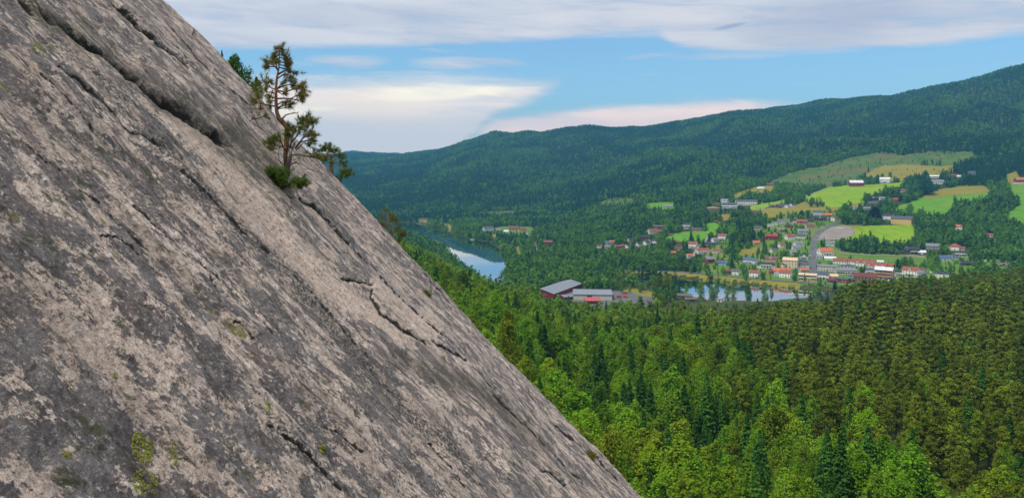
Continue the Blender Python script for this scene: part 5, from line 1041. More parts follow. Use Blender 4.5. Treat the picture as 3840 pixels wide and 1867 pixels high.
# ---- masts and lamp posts
M_pole = paint('galvanised_pole', (.38, .39, .40), .5, .1); M_wpole = paint('weathered_pole', (.20, .17, .14), .9, .2)
def pole(px, py, hpx, label, lamp=True, name='street_lamp', cat='street lamp', group=None, mtl=None):
    X, Y, Z = ray(px, py); h = hpx*Y/F; e = empty(name, (X, Y, Z)); tag(e, label, cat, group)
    m = MB(); m.tube([(0, 0, 0), (0, 0, h)], [.13, .08], 6); m.build('pole', mtl or M_pole, e)
    if lamp: MB().box(-.1, 1.2, -.06, .06, h-.1, h+.02).build('arm', mtl or M_pole, e); MB().box(.7, 1.5, -.16, .16, h-.25, h-.1).build('lamp_head', M_trim, e)
    else: MB().box(-1., 1., -.08, .08, h-1., h-.8).build('crossarm', mtl or M_wpole, e)
for x, y, h in ((337, 868, 14), (344, 980, 14), (347, 1060, 14), (395, 745, 12), (480, 690, 12)):
    (a_, b_), = c2((x+14, y)); pole(a_, b_, h, {868: 'street lamp where the footpath leaves the steep street', 980: 'street lamp halfway up the steep street', 1060: 'street lamp at the foot of the steep street', 745: 'street lamp at the gravel plot bend', 690: 'street lamp at the top bend of the street'}[y])
(a_, b_), = c7((815, 790)); pole(a_, b_, 32, 'tall white flagpole beside the beige villa', False, 'flagpole', 'flagpole', mtl=M_trim)
(a_, b_), = c6((1760, 690)); 
for x, y, h, lb in ((c7((1757, 210))[0] + (24, 'utility pole in front of the long black house')), (c6((1250, 640))[0] + (22, 'utility pole by the tall trees at the street bend')), (c3((1380, 838))[0]+(24, 'thin pole beside the lake road')), (c3((1243, 640))[0]+(30, 'tall pole in the far meadow')), (c6((1340, 310))[0]+(16, 'lone pole in the bright meadow'))):
    pole(x, y, h, lb, False, 'utility_pole', 'pole', mtl=M_wpole)
for q, (x, y) in enumerate(((475, 215), (615, 180), (765, 168), (935, 175))):
    (a_, b_), = c1((x, y)); pole(a_, b_, 9, ['floodlight pole left of the sports pitch woods', 'floodlight pole at the left corner of the pitch', 'floodlight pole in the middle above the pitch', 'floodlight pole at the right corner of the pitch'][q], True, 'floodlight_pole', 'floodlight', mtl=M_trim)
# ---- trees that stand alone: px, py foot, height px, kind, label, variant, width, material
LONE = []
def lone(k, x, y, h, kind, lb, var=0, wid=1., mt=None): (a_, b_), = CF[k]((x, y)); LONE.append((a_, b_, h/SCL[k], kind, lb, var, wid, mt))
lone(6, 1775, 675, 215, 'broadleaf_tree', 'huge almost black copper beech beside the white farmhouse', 0, 1.35, M_copper)
lone(6, 2115, 395, 95, 'broadleaf_tree', 'small purple leaved tree beside the brick red bungalow', 1, .9, M_redleaf)
lone(1, 1090, 580, 120, 'spruce_tree', 'tall dark lone spruce in the left green field', 0, 1.5, M_farspr)
lone(1, 850, 600, 75, 'spruce_tree', 'dark spruce left of the lone spruce field', 1, 1.2, M_farspr)
lone(1, 900, 590, 55, 'spruce_tree', 'smaller spruce right beside the dark one', 2, 1.2, M_farspr)
lone(1, 1515, 850, 115, 'spruce_tree', 'dense dark spruce between the light blue house and the river houses', 3, 1.5, M_farspr)
lone(6, 1705, 140, 115, 'broadleaf_tree', 'round tree right of the big red barn', 2, 1.2, M_fardec)
lone(6, 1800, 125, 110, 'broadleaf_tree', 'round tree left of the white farmhouse', 3, 1.2, M_fardec)
lone(6, 1870, 80, 80, 'broadleaf_tree', 'tree behind the white farmhouse roof', 4, 1.2, M_fardec)
lone(6, 1985, 60, 85, 'broadleaf_tree', 'tree standing in the hay meadow above the farmhouse', 0, 1.2, M_fardec)
lone(6, 2085, 115, 50, 'broadleaf_tree', 'small round bush right of the white farmhouse', 1, 1.1, M_fardec)
lone(6, 1625, 385, 75, 'broadleaf_tree', 'round dark green tree at the lower edge of the bright meadow', 2, 1.5, M_fardec)
lone(6, 1705, 385, 75, 'broadleaf_tree', 'tree touching the dark timber house', 3, .9, M_fardec)
lone(6, 1920, 290, 75, 'broadleaf_tree', 'round tree below the bright meadow near the cypress', 4, 1.2, M_fardec)
lone(6, 2052, 268, 65, 'spruce_tree', 'thin dark cypress left of the small white house', 0, .55, M_farspr)
lone(6, 890, 465, 135, 'broadleaf_tree', 'large tree at the left lower corner of the bright meadow', 0, 1.1, M_fardec)
lone(6, 980, 470, 80, 'broadleaf_tree', 'middle tree of the row under the bright meadow', 1, 1.1, M_fardec)
lone(6, 1050, 465, 75, 'broadleaf_tree', 'right tree of the row under the bright meadow', 2, 1.0, M_fardec)
lone(6, 1408, 405, 42, 'broadleaf_tree', 'tiny tree inside the lower meadow', 3, .9, M_fardec)
lone(6, 650, 355, 95, 'broadleaf_tree', 'tree left of the farm track corner', 3, 1.2, M_fardec)
lone(6, 730, 400, 140, 'broadleaf_tree', 'big tree hanging over the farm track corner', 4, 1.3, M_fardec)
lone(6, 1345, 700, 290, 'broadleaf_tree', 'tall broad tree at the top of the steep street', 0, 1.1, M_fardec)
lone(6, 1400, 560, 150, 'broadleaf_tree', 'tree behind the tall broad one at the street top', 1, 1.2, M_fardec)
lone(6, 1520, 680, 150, 'broadleaf_tree', 'pale green tree left of the copper beech', 2, .9, M_decid)
lone(6, 2240, 575, 165, 'broadleaf_tree', 'round tree behind the ochre barn, left one', 3, 1.2, M_fardec)
lone(6, 2390, 660, 175, 'broadleaf_tree', 'round tree right of the ochre barn', 4, 1.1, M_fardec)
lone(6, 2530, 690, 140, 'broadleaf_tree', 'tree at the corner of the gully right of the ochre barn', 0, 1.1, M_fardec)
lone(6, 2480, 300, 235, 'broadleaf_tree', 'massive dark tree clump above the large green field', 1, 1.6, M_farspr)
lone(6, 2215, 210, 120, 'broadleaf_tree', 'dark tree above the small white house with brown roof', 2, 1.3, M_farspr)
lone(7, 615, 1065, 130, 'broadleaf_tree', 'dark round tree on the bank left of the red brown roofed house', 3, 1.1, M_fardec)
lone(7, 868, 1058, 115, 'broadleaf_tree', 'round tree on the riverside verge', 4, 1.1, M_fardec)
lone(7, 1475, 1080, 120, 'birch_tree', 'light green tree in front of the cream shop', 0, 1.1, M_birch)
lone(7, 1350, 745, 95, 'broadleaf_tree', 'round tree below the pale shed roofed house', 0, 1.4, M_fardec)
lone(7, 1260, 570, 75, 'broadleaf_tree', 'round tree between the white cube house and the street', 1, 1.4, M_fardec)
lone(7, 1780, 1125, 60, 'spruce_tree', 'small dark conifer on the verge under the slate roofed shop', 0, 1.5, M_farspr)
lone(7, 790, 690, 110, 'broadleaf_tree', 'tree on the yellow knoll', 2, 1., M_fardec)
lone(7, 1525, 170, 145, 'spruce_tree', 'tall conifer behind the red and dark roofs', 1, 1.3, M_farspr)
lone(7, 1430, 150, 120, 'broadleaf_tree', 'round dark tree above the dark roofed row', 3, 1.2, M_farspr)
lone(7, 1130, 160, 110, 'broadleaf_tree', 'round tree above the stepped terraces', 4, 1.2, M_fardec)
lone(8, 1900, 260, 130, 'broadleaf_tree', 'dark broad tree behind the terraces, left of the guesthouse', 0, 1.4, M_fardec)
lone(8, 2320, 290, 200, 'birch_tree', 'light green birch right of the guesthouse', 1, .9, M_birch)
lone(8, 2380, 190, 150, 'broadleaf_tree', 'dark tree left of the blue roofed bungalow', 1, 1.3, M_fardec)
lone(8, 1215, 445, 55, 'broadleaf_tree', 'round bush beside the square', 2, 1.4, M_fardec)
lone(2, 1520, 235, 60, 'spruce_tree', 'dark conifer at the right end of the hay meadow', 2, 1.2, M_farspr)
lone(2, 1295, 250, 50, 'broadleaf_tree', 'bushy tree in the hay meadow', 3, 1.5, M_fardec)
lone(2, 1740, 1000, 105, 'broadleaf_tree', 'round tree right of the white bungalow near the forest edge', 4, 1.3, M_fardec)
lone(2, 968, 860, 70, 'broadleaf_tree', 'upright tree between the shrubs under the green field', 0, 1., M_fardec)
lone(2, 880, 855, 85, 'broadleaf_tree', 'pointed tree at the right of the shrub belt', 1, .9, M_fardec)
# saplings in front of the river and the mill yard
for q, (x, y, h, kd_, w_) in enumerate(((1190, 1235, 200, 'birch_tree', 1.), (1340, 1240, 180, 'birch_tree', 1.), (1465, 1240, 150, 'birch_tree', 1.), (1530, 1235, 170, 'birch_tree', .9), (1300, 1225, 150, 'birch_tree', 1.1), (1690, 1240, 170, 'spruce_tree', 1.3), (1850, 1210, 150, 'birch_tree', .9),
        (1040, 1175, 110, 'birch_tree', 1.), (850, 1140, 190, 'broadleaf_tree', 1.1), (760, 1130, 180, 'broadleaf_tree', 1.1), (960, 1150, 150, 'spruce_tree', 1.), (700, 1235, 120, 'birch_tree', 1.), (790, 1235, 110, 'birch_tree', 1.), (560, 1240, 110, 'birch_tree', 1.3), (445, 1235, 95, 'birch_tree', .9), (365, 1235, 110, 'birch_tree', .9), (1930, 1150, 90, 'birch_tree', 1.3))):
    (a_, b_), = c1((x, y)); D = (H-2.5)*F/(b_-HY)
    LONE.append((a_, b_, h/2.7825, kd_, ['tall pale birch left of the white river gap', 'bushy birch standing before the bright water', 'slender birch before the bright water, left of a pair', 'slender birch before the bright water, right of a pair', 'low birch leaning over the river edge', 'dark fir rising in front of the river', 'narrow tree splitting the right part of the river',
        'small tree on the cottage lawn', 'leafy tree at the head of the river', 'broad tree left of the leafy one at the river head', 'dark fir beside the river cottages', 'young birch right of the mill yard', 'young birch behind the yard shed', 'broad young birch in the mill yard front', 'narrow birch in the mill yard, middle', 'narrow birch in the mill yard, left', 'feathery tree at the forest rim before the river'][q], q, w_, None))
# ------------------------------------------------------------------ pines rooted in the slab
def m_needle(name, a, b_):
    def b(t):
        P = t.n('ShaderNodeNewGeometry').outputs['Position']; n = t.noise(P, 4., 3, .6); col = t.mix(t.ss(n, .3, .7), a, b_)
        p = prin(t, col, .6, .2); tr = t.n('ShaderNodeBsdfTranslucent'); t.put(tr.inputs[0], col); ms = t.n('ShaderNodeMixShader'); ms.inputs[0].default_value = .3
        t.lk(p, ms.inputs[1]); t.lk(tr.outputs[0], ms.inputs[2]); return ms.outputs[0]
    return mat(name, b)
M_nd1 = m_needle('bronze_needles', (.160, .160, .028), (.260, .220, .045)); M_nd2 = m_needle('olive_needles', (.100, .135, .018), (.185, .190, .028)); M_nd3 = m_needle('fresh_needles', (.060, .130, .016), (.120, .190, .026))
M_redbark = paint('orange_bark', (.26, .13, .075), .9, .35, 14.); M_greybark = paint('weathered_bark', (.15, .12, .10), .9, .35, 14.); M_twig = paint('dead_twig', (.36, .32, .28), .9, .3, 10.)
def tufts(P, Dr, ln=.085, n=34, w=.0042, rg=rng):
    """needle bundles: thin blades fanning from short shoots"""
    out = []; k = len(P)
    P = np.repeat(P, n, 0); Dr = np.repeat(Dr, n, 0); m = len(P)
    v = rg.normal(0, 1, (m, 3)); v /= np.linalg.norm(v, axis=1)[:, None]; d = Dr*.75+v; d /= np.linalg.norm(d, axis=1)[:, None]
    b0 = P-Dr*rg.uniform(0, .09, (m, 1)); L = ln*rg.uniform(.7, 1.2, (m, 1)); s = np.cross(d, rg.normal(0, 1, (m, 3))); s /= np.linalg.norm(s, axis=1)[:, None]; s *= w
    q = np.stack([b0-s, b0+s, b0+d*L+s*.3, b0+d*L-s*.3], 1).reshape(-1, 3); return q, np.arange(m*4).reshape(-1, 4)
def rock_pine(name, label, base, D, trunk, trunk_r, branches, tmat, nmat, dens=1., ln=.085, cat='pine tree', spread=1., tn=34):
    """trunk and branches given in photo pixels at view distance D; branches: (list of px points, leafy 0..1)"""
    k = D/F
    def W(p, dy=0.): return Vector(((p[0]-CX)*k*(1+dy/D), D+dy, H-(p[1]-HY)*k*(1+dy/D)))
    e = empty(name, base); tag(e, label, cat)
    def loc(v): return v-Vector(base)
    m = MB(); m.tube([loc(W(p)) for p in trunk], trunk_r, 9); m.build('trunk', tmat, e, smooth=True)
    TP = []; TD = []
    for br, leaf in branches:
        dy = rng.uniform(-.35, .35)*spread; n = len(br); m = MB()
        pts = [loc(W(p, dy*i/max(1, n-1))) for i, p in enumerate(br)]; r0 = .006+.0035*n
        m.tube(pts, [r0*(1-.75*i/(n-1)) for i in range(n)], 5); L = sum((pts[i+1]-pts[i]).length for i in range(n-1))
        if leaf > 0:
            q = max(3, int(L*16*leaf*dens))
            for j in range(q):
                t = (.25+.75*rng.random()**.7)*(n-1); i = min(int(t), n-2); f = t-i; p = pts[i].lerp(pts[i+1], f); d = (pts[i+1]-pts[i]).normalized()
                side = Vector(rng.normal(0, 1, 3)); side = (side-d*side.dot(d)).normalized(); sd_ = (d*.6+side*.8+Vector((0, 0, .35))).normalized(); l2 = rng.uniform(.05, .20)*spread
                c = p+sd_*l2; m.tube([p, c], [.005, .003], 3, cap=False); TP.append(c); TD.append(sd_)
            for _ in range(2): TP.append(pts[-1]); TD.append((pts[-1]-pts[-2]).normalized())
        m.build('branch', tmat if leaf > 0 else M_twig, e, smooth=True)
    if TP:
        q, f = tufts(np.array(TP), np.array(TD), ln, tn); obj('needles', np_mesh('needles', q, f, False, [nmat]), e)
    return e
def g4(*P): return [(x/1.9861+900, y/1.9861+130) for x, y in P]
BP, BD = on_rock(1072, 655); D1 = BD
print('pine distance', BD)
br = []
def B(leaf, *P): br.append((g4(*P), leaf))
# upper pine, crown from the top down (crop coordinates)
for a in ((290, 95, 272, 110), (292, 100, 315, 115), (290, 120, 255, 140), (293, 125, 330, 145), (292, 150, 250, 168), (294, 150, 345, 160), (294, 170, 352, 185), (292, 175, 262, 195), (292, 200, 358, 215), (290, 225, 365, 235), (288, 245, 370, 262)):
    B(1.5, (a[0], a[1]), ((a[0]+a[2])/2, (a[1]+a[3])/2+3), (a[2], a[3]))
B(1.5, (285, 270), (262, 240), (225, 215), (190, 190)); B(1.4, (262, 240), (215, 240), (180, 245)); B(1.2, (280, 265), (268, 215), (262, 200))
B(1.3, (280, 300), (330, 270), (370, 265), (400, 285), (418, 290)); B(1.0, (275, 330), (320, 300), (360, 300), (385, 320))
B(1.3, (272, 410), (310, 370), (350, 345), (400, 350)); B(1.3, (275, 405), (320, 385), (370, 372), (405, 385)); B(1.3, (278, 415), (330, 430), (380, 415), (430, 385), (470, 395)); B(1.4, (400, 410), (440, 405), (482, 420)); B(1.2, (275, 420), (310, 445), (345, 440))
B(1.4, (275, 478), (330, 475), (380, 478), (430, 450), (470, 465)); B(1.3, (380, 478), (420, 488), (468, 475)); B(1.1, (430, 450), (455, 432), (484, 430))
B(1.2, (268, 410), (240, 400), (205, 385), (185, 350)); B(1.2, (225, 395), (210, 360), (235, 345)); B(1.2, (265, 440), (230, 430), (195, 430), (190, 405))
B(1.2, (268, 480), (240, 470), (215, 450)); B(1.0, (268, 500), (235, 490), (205, 500)); B(1.0, (268, 530), (240, 530), (218, 540))
B(1.4, (282, 545), (320, 530), (355, 520), (388, 515)); B(1.2, (285, 552), (325, 548), (372, 540)); B(1.1, (282, 520), (310, 505), (345, 510))
B(.45, (265, 535), (215, 525), (160, 515), (105, 505)); B(.5, (160, 515), (135, 480), (130, 450)); B(.4, (150, 515), (152, 545), (150, 560)); B(.3, (105, 505), (95, 480))
B(0, (305, 640), (340, 600), (380, 588), (425, 584), (440, 576)); B(0, (380, 588), (400, 580), (408, 575)); B(0, (425, 584), (432, 592))
B(0, (80, 640), (60, 625), (40, 625)); B(.5, (85, 630), (130, 625), (180, 610), (215, 625)); B(0, (90, 625), (105, 590), (108, 560))
up = g4((345, 1010), (338, 900), (345, 780), (352, 700), (318, 650), (290, 625), (275, 580), (268, 500), (268, 400), (275, 320), (290, 250), (293, 160), (290, 70))
rock_pine('pine_tree', 'tall crooked young pine with bronze tufted needles growing from the slab', BP, D1, up, [.05, .05, .05, .052, .055, .05, .042, .036, .03, .023, .016, .011, .006], br, M_redbark, M_nd1, .95)
br = []
B(1.3, (375, 850), (385, 780), (400, 740), (390, 690)); B(1.3, (385, 800), (420, 760), (440, 720), (445, 690)); B(1.5, (410, 850), (455, 790), (490, 740), (500, 690), (498, 620)); B(1.5, (470, 770), (520, 740), (545, 690), (540, 640)); B(1.4, (455, 800), (505, 790), (550, 770), (560, 745))
B(1.4, (495, 740), (530, 760), (555, 790)); B(1.3, (400, 740), (430, 660), (455, 655)); B(1.2, (420, 860), (470, 810), (510, 815)); B(1.2, (500, 690), (475, 650), (468, 630)); B(1.2, (370, 850), (355, 790), (350, 740)); B(1.1, (355, 850), (365, 720), (372, 690)); B(1.2, (500, 700), (520, 660), (530, 640))
B(1.0, (365, 860), (320, 835), (270, 825), (230, 820)); B(1.6, (270, 825), (235, 800), (215, 790)); B(1.6, (250, 825), (222, 845), (240, 860)); B(1.2, (320, 835), (310, 800), (300, 790)); B(1.4, (262, 822), (250, 800), (240, 780))
B(.35, (385, 900), (430, 890), (490, 905), (540, 910), (600, 920)); B(1.3, (500, 905), (530, 915), (550, 900)); B(.8, (540, 912), (580, 925), (640, 915)); B(.3, (600, 920), (640, 940), (690, 960))
B(0, (365, 970), (400, 955), (450, 955), (500, 990), (560, 1020), (610, 1030)); B(0, (400, 955), (430, 940), (450, 940)); B(0, (310, 960), (290, 930), (285, 860)); B(0, (330, 960), (330, 880), (325, 850)); B(0, (350, 950), (400, 930), (450, 925))
B(0, (270, 985), (230, 985), (195, 960), (175, 935), (180, 910)); B(0, (195, 960), (190, 990), (185, 1015)); B(0, (230, 985), (215, 960), (225, 940)); B(0, (250, 1000), (215, 995), (165, 975))
tr = g4((340, 1060), (352, 1000), (362, 950), (380, 890), (388, 850), (410, 800))
rock_pine('pine_tree', 'bushy low pine with olive needles spreading below the tall crooked pine', BP+Vector((.05, 0, 0)), D1-.15, tr, [.07, .06, .05, .036, .025, .014], br, M_greybark, M_nd2, 1.0)
# evergreen mat at the foot
br = []
for i in range(26):
    x0, y0 = 300+rng.uniform(-60, 60), 1100+rng.uniform(-30, 40); a = rng.uniform(0, 6.28)
    B(2.0, (x0, y0), (x0+30*math.cos(a), y0-12+20*math.sin(a)), (x0+62*math.cos(a), y0-25+38*math.sin(a)))
for i in range(9):
    x0, y0 = 455+rng.uniform(-25, 25), 1130; a = rng.uniform(3.6, 5.8); B(2.0, (x0, y0+15), (x0+18*math.cos(a), y0+15*math.sin(a)), (x0+36*math.cos(a), y0+36*math.sin(a)))
for i in range(8):
    x0 = 215+i*8; B(2.0, (x0+30, 1075), (x0+10, 1050), (x0-6+rng.uniform(-10, 10), 1030))
FB, FD = on_rock(*g4((330, 1150))[0]); rock_pine('juniper_shrub', 'low fresh green juniper mat at the foot of the slab pines', FB, min(FD, D1)-.25, g4((300, 1150), (330, 1120), (360, 1130)), [.05, .05, .03], br, M_greybark, M_nd3, 1.3, .07, 'shrub', .8, 26)
br = []
for i in range(8):
    x0, y0 = 340+rng.uniform(-40, 40), 1165+rng.uniform(-10, 20); br.append((g4((x0, y0), (x0+rng.uniform(-30, 30), y0+30), (x0+rng.uniform(-20, 60), y0+rng.uniform(40, 85))), 0))
rock_pine('dead_twigs', 'pale tangled roots hanging on the rock below the juniper', FB+Vector((0, 0, -.1)), min(FD, D1)-.3, g4((330, 1165), (370, 1200), (420, 1215)), [.03, .025, .01], br, M_twig, M_nd3, 1., cat='roots')
# small pine past the outline, lower right
def g5(*P): return [(x/1.897+700, y/1.897+100) for x, y in P]
D3 = 34.
br = []
def B5(leaf, *P): br.append((g5(*P), leaf))
for a in ((1028, 960, 1000, 900, 960, 880), (1028, 955, 1020, 900, 1010, 870), (1030, 950, 1050, 900, 1060, 880), (1030, 970, 1075, 930, 1110, 940), (1030, 960, 985, 930, 950, 930), (1030, 975, 1080, 965, 1130, 990), (1080, 965, 1130, 1010, 1160, 1050), (1080, 970, 1110, 1010, 1125, 1035),
          (1030, 960, 1040, 910, 1035, 885), (1025, 965, 970, 950, 930, 950), (1028, 940, 990, 880, 975, 860), (1030, 940, 1060, 915, 1085, 915), (1035, 1080, 1065, 1085, 1095, 1100), (1040, 1090, 1075, 1110, 1090, 1135), (1040, 1075, 1090, 1060, 1140, 1060), (1000, 905, 960, 905, 925, 920), (1050, 900, 1030, 870, 1000, 862)):
    B5(1.25, a[:2], a[2:4], a[4:])
tb = on_rock(1222, 640)[0]
rock_pine('pine_tree', 'small flat topped pine leaning out past the slab edge', Vector(((g5((1045, 1130))[0][0]-CX)/F*D3, D3, H-(g5((1045, 1130))[0][1]-HY)/F*D3)), D3, g5((1046, 1140), (1036, 1080), (1030, 1020), (1026, 960), (1030, 900)), [.10, .085, .07, .05, .02], br, M_redbark, M_nd3, 1.0, .12, spread=1.6, tn=44)
# pine rising behind the outline above the lake
D4 = 62.; br = []
def c3l(*P): return c3(*P)
for a in ((355, 640, 365, 625, 350, 612), (360, 660, 335, 655, 328, 650), (362, 665, 390, 655, 405, 660), (365, 690, 335, 690, 325, 700), (368, 690, 400, 680, 420, 668), (370, 700, 410, 705, 435, 725), (375, 730, 345, 735, 330, 745), (380, 740, 420, 745, 460, 765), (380, 745, 430, 760, 482, 772), (385, 770, 350, 765, 335, 775), (390, 780, 420, 790, 440, 800), (358, 650, 372, 640, 382, 640), (372, 715, 350, 712, 320, 718), (395, 800, 370, 800, 355, 790), (398, 805, 425, 815, 440, 810)):
    br.append((c3(a[:2], a[2:4], a[4:]), 1.))
p0 = c3((410, 840))[0]; rock_pine('pine_tree', 'thin yellowish pine rising behind the slab outline above the lake', Vector(((p0[0]-CX)/F*D4, D4, H-(p0[1]-HY)/F*D4-2)), D4, [c3((425, 900))[0]]+c3((410, 840), (392, 770), (372, 700), (358, 630)), [.12, .11, .09, .06, .02], br, M_redbark, M_nd2, .8, .22, spread=2.4, tn=60)
# trees peeping over the outline at the upper left
def at_d(px, py, D): return Vector(((px-CX)/F*D, D, H-(py-HY)/F*D))
def peep(px, py, hpx, D, kind, label, var, wid, mt=None):
    p = at_d(px, py, D); crown, trunk, h0 = NEAR[kind][var]; e = empty(kind, p, rng.uniform(0, 6)); s = hpx*D/F/h0; e.scale = (s*wid, s*wid, s); tag(e, label, kind.replace('_', ' '))
    obj('trunk', trunk, e); b = obj('crown', crown, e)
    if mt: b.data = crown.copy(); b.data.materials[0] = mt
peep(905, 420, 210, 70, 'broadleaf_tree', 'rounded dark green tree showing behind the rock left of the pines', 1, .95, M_spruce)
peep(955, 430, 140, 66, 'broadleaf_tree', 'smaller browning tree between the dark one and the crooked pine', 3, .8, M_pine)
peep(868, 360, 145, 72, 'pine_tree', 'little conifer top just left of the rounded dark tree', 0, .9, M_spruce)
peep(832, 330, 140, 74, 'spruce_tree', 'spindly conifer top highest along the slab outline', 1, .7, M_spruce)
gz = float(zt(.125*122, 122.)); peep(2290, HY+F*(H-gz)/122., F*(H-gz)/122.+HY-1630, 122, 'pine_tree', 'tall yellowish pine rising right beside the lower end of the slab', 2, .68)
peep(1905, 1560, 400, 170, 'pine_tree', 'brownish olive pine close to the slab outline above the bright broadleaf trees', 4, .8)
# tufts of grass and heather caught on the outline
for q, (px, py, lb) in enumerate(((735, 122, 'bare little twig bush highest on the slab outline'), (1612, 1090, 'grass tuft on the slab outline above the near wood'), (2230, 1700, 'reddish heather clump low on the slab outline'))):
    P0, d0 = on_rock(px-14, py+14); k = d0/F; n = 46; m = MB()
    Pn = np.array([list(Vector(rng.normal(0, 7*k, 3))+Nx*.01) for _ in range(n)]); Dn_ = np.array([list((Nx+Vector((0, 0, .8))+Vector(rng.normal(0, .45, 3))).normalized()) for _ in range(n)])
    if q == 0:
        m = MB()
        for i in range(16): v = Vector(Dn_[i]); m.tube([Vector((0, 0, 0)), v*14*k+Vector((0, 0, 4*k)), v*30*k+Vector(rng.normal(0, 6*k, 3))], [.012, .008, .004], 4)
        tag(m.build('twig_bush', M_twig, None, P0), lb, 'bush')
    else:
        q_, f_ = tufts(Pn, Dn_, 17*k, 16, .9*k); tag(obj('grass_tuft', np_mesh('grass_tuft', q_, f_, False, [M_nd1 if q in (2, 3) else M_nd2]), None, P0), lb, 'grass tuft')
# lichen rosettes on the near face
M_lich = m_needle('map_lichen', (.17, .19, .022), (.30, .30, .045))
def lichen(px, py, w, h, label, n):
    m = MB(); B0, D = on_rock(px, py); a = rng.uniform(0, 6.28, n); r = np.sqrt(rng.random(n)); x = px+w*r*np.cos(a); y = py+h*r*np.sin(a)+w*.25*r*np.cos(a)
    if n > 90: k = fbm(x/14., y/14., 2, 91) > -.12; x, y = x[k], y[k]
    for P in on_rock_many(x, y, .002):
        P = Vector(P)-B0; q = rng.uniform(.003, .0075)*D/2.8; j = int(rng.integers(5, 8)); ph = rng.uniform(0, 6)
        ring = [P+(Sx*math.cos(ph+2*math.pi*t/j)+Tx*math.sin(ph+2*math.pi*t/j))*q*rng.uniform(.6, 1.2) for t in range(j)]
        m.poly([tuple(P+Nx*q*.25)]+[tuple(v-Nx*.004) for v in ring], [(0, t+1, (t+1) % j+1) for t in range(j)])
    if m.v: tag(m.build('lichen_patch', M_lich, None, B0), label, 'lichen')
for a in ((535, 1680, 42, 62, 'large yellow green lichen patch low on the slab', 330), (545, 1810, 50, 50, 'lumpy yellow green lichen patch at the bottom edge of the slab', 260), (252, 1706, 16, 12, 'small lichen dot left of the large patch', 40), (650, 1700, 26, 44, 'thin scattered lichen right of the large patch', 90),
          (1003, 1523, 12, 20, 'small bright lichen spot in the middle of the slab', 50), (1210, 1682, 12, 14, 'small lichen spot near the lower crack', 36), (145, 180, 26, 22, 'faint yellow lichen streak near the top left corner', 60), (432, 1408, 9, 12, 'tiny lichen speck above the large patch', 20), (270, 1433, 9, 12, 'tiny lichen speck on the dark crust at left', 20)):
    lichen(*a[:5], int(a[5]*2.0))
# ------------------------------------------------------------------ where trees stand
def pts_in(d0, d1, sp, u0=-.25, u1=.72):
    """jittered grid in world space, clipped to the view fan"""
    ys = np.arange(d0, d1, sp); out = []
    for y in ys:
        x = np.arange(u0*y, u1*y, sp); out.append(np.stack([x+rng.uniform(-.75, .75, len(x))*sp, np.full(len(x), y)+rng.uniform(-.75, .75, len(x))*sp], -1))
    return np.concatenate(out)
FPOLY = [(nm, P) for nm, m_, lf, lb, P in FIELDS if nm != 'yard_ground']; YARD = FIELDS[0][4]
WOODS = [c7((180, 260), (330, 200), (450, 100), (900, 120), (950, 250), (900, 330), (700, 330), (850, 380), (900, 480), (830, 520), (700, 560), (500, 640), (480, 740), (350, 740), (330, 600), (400, 420), (200, 400)), c2((560, 880), (640, 800), (900, 800), (1180, 850), (1180, 920), (900, 925), (620, 915)), c7((560, 880), (650, 870), (650, 960), (560, 960)), c2((1040, 975), (1180, 975), (1180, 1060), (1040, 1060))]
def pxof(x, y, z): return CX+F*x/y, HY-F*(z-H)/y
def clear_mask(x, y, z, hgt):
    """True where a tree may stand"""
    px, py = pxof(x, y, z); ok = z > .3
    nf = y > 650
    for nm, P in FPOLY:
        pr = {'hillside_clearing': .955, 'hay_meadow': .975, 'clearing': .8, 'knoll': .9, 'dry_bank': .93, 'grass_strip': .9, 'far_meadow': .85, 'sloping_pasture': .96}.get(nm, 1.)
        ok &= ~(nf & inpoly(px, py, P) & (rng.random(len(x)) < pr))
    mid = HY-F*(z+hgt*.62-H)/y
    for nm, P in FPOLY:
        if nm not in ('hillside_clearing', 'clearing', 'far_meadow', 'hay_meadow'): ok &= ~(nf & inpoly(px, mid, P) & (rng.random(len(x)) < .9))
    for W, w in ROADW:
        W2 = np.array(W); bb = (x > W2[:, 0].min()-10) & (x < W2[:, 0].max()+10) & (y > W2[:, 1].min()-10) & (y < W2[:, 1].max()+10)
        if bb.any():
            d = np.full(x.shape, 99.); d[bb] = dpolyline(x[bb], y[bb], W)[0]; ok &= d > w/2+1.5
    tp = HY-F*(z+hgt-H)/y; wat = ((px > 2560) & (px < 3130) & (tp < 1128) & (py > 1098)) | ((px > 1690) & (px < 1905) & (tp < 1052) & (py > 1045) & (y > 700)); ok &= ~(wat & (rng.random(len(x)) < .93)); lim = 1040+(px-2290)*.13; ok &= ~((px > 2290) & (px < 2565) & (tp < lim+6) & (py > lim+4) & (py < 1150) & (rng.random(len(x)) < .88)); tw = .22*hgt*F/y
    for fx, fy, fr, fa, fb in FOOT:
        cx_, sx_ = math.cos(fr), math.sin(fr); qx = (x-fx)*cx_+(y-fy)*sx_; qy = -(x-fx)*sx_+(y-fy)*cx_; ok &= ~((np.abs(qx) < fa) & (np.abs(qy) < fb))
    for (hx, hy, hw, hh) in KEEP:            # nothing in front of, or on, a house
        blk = (np.abs(px-hx) < hw/2+tw*.45) & (py > hy-3-hh*.35) & (tp < hy-hh*.12) & nf
        blk |= (np.abs(px-hx) < hw/2+2) & (np.abs(py-hy+2) < 5) & nf
        ok &= ~blk
    return ok
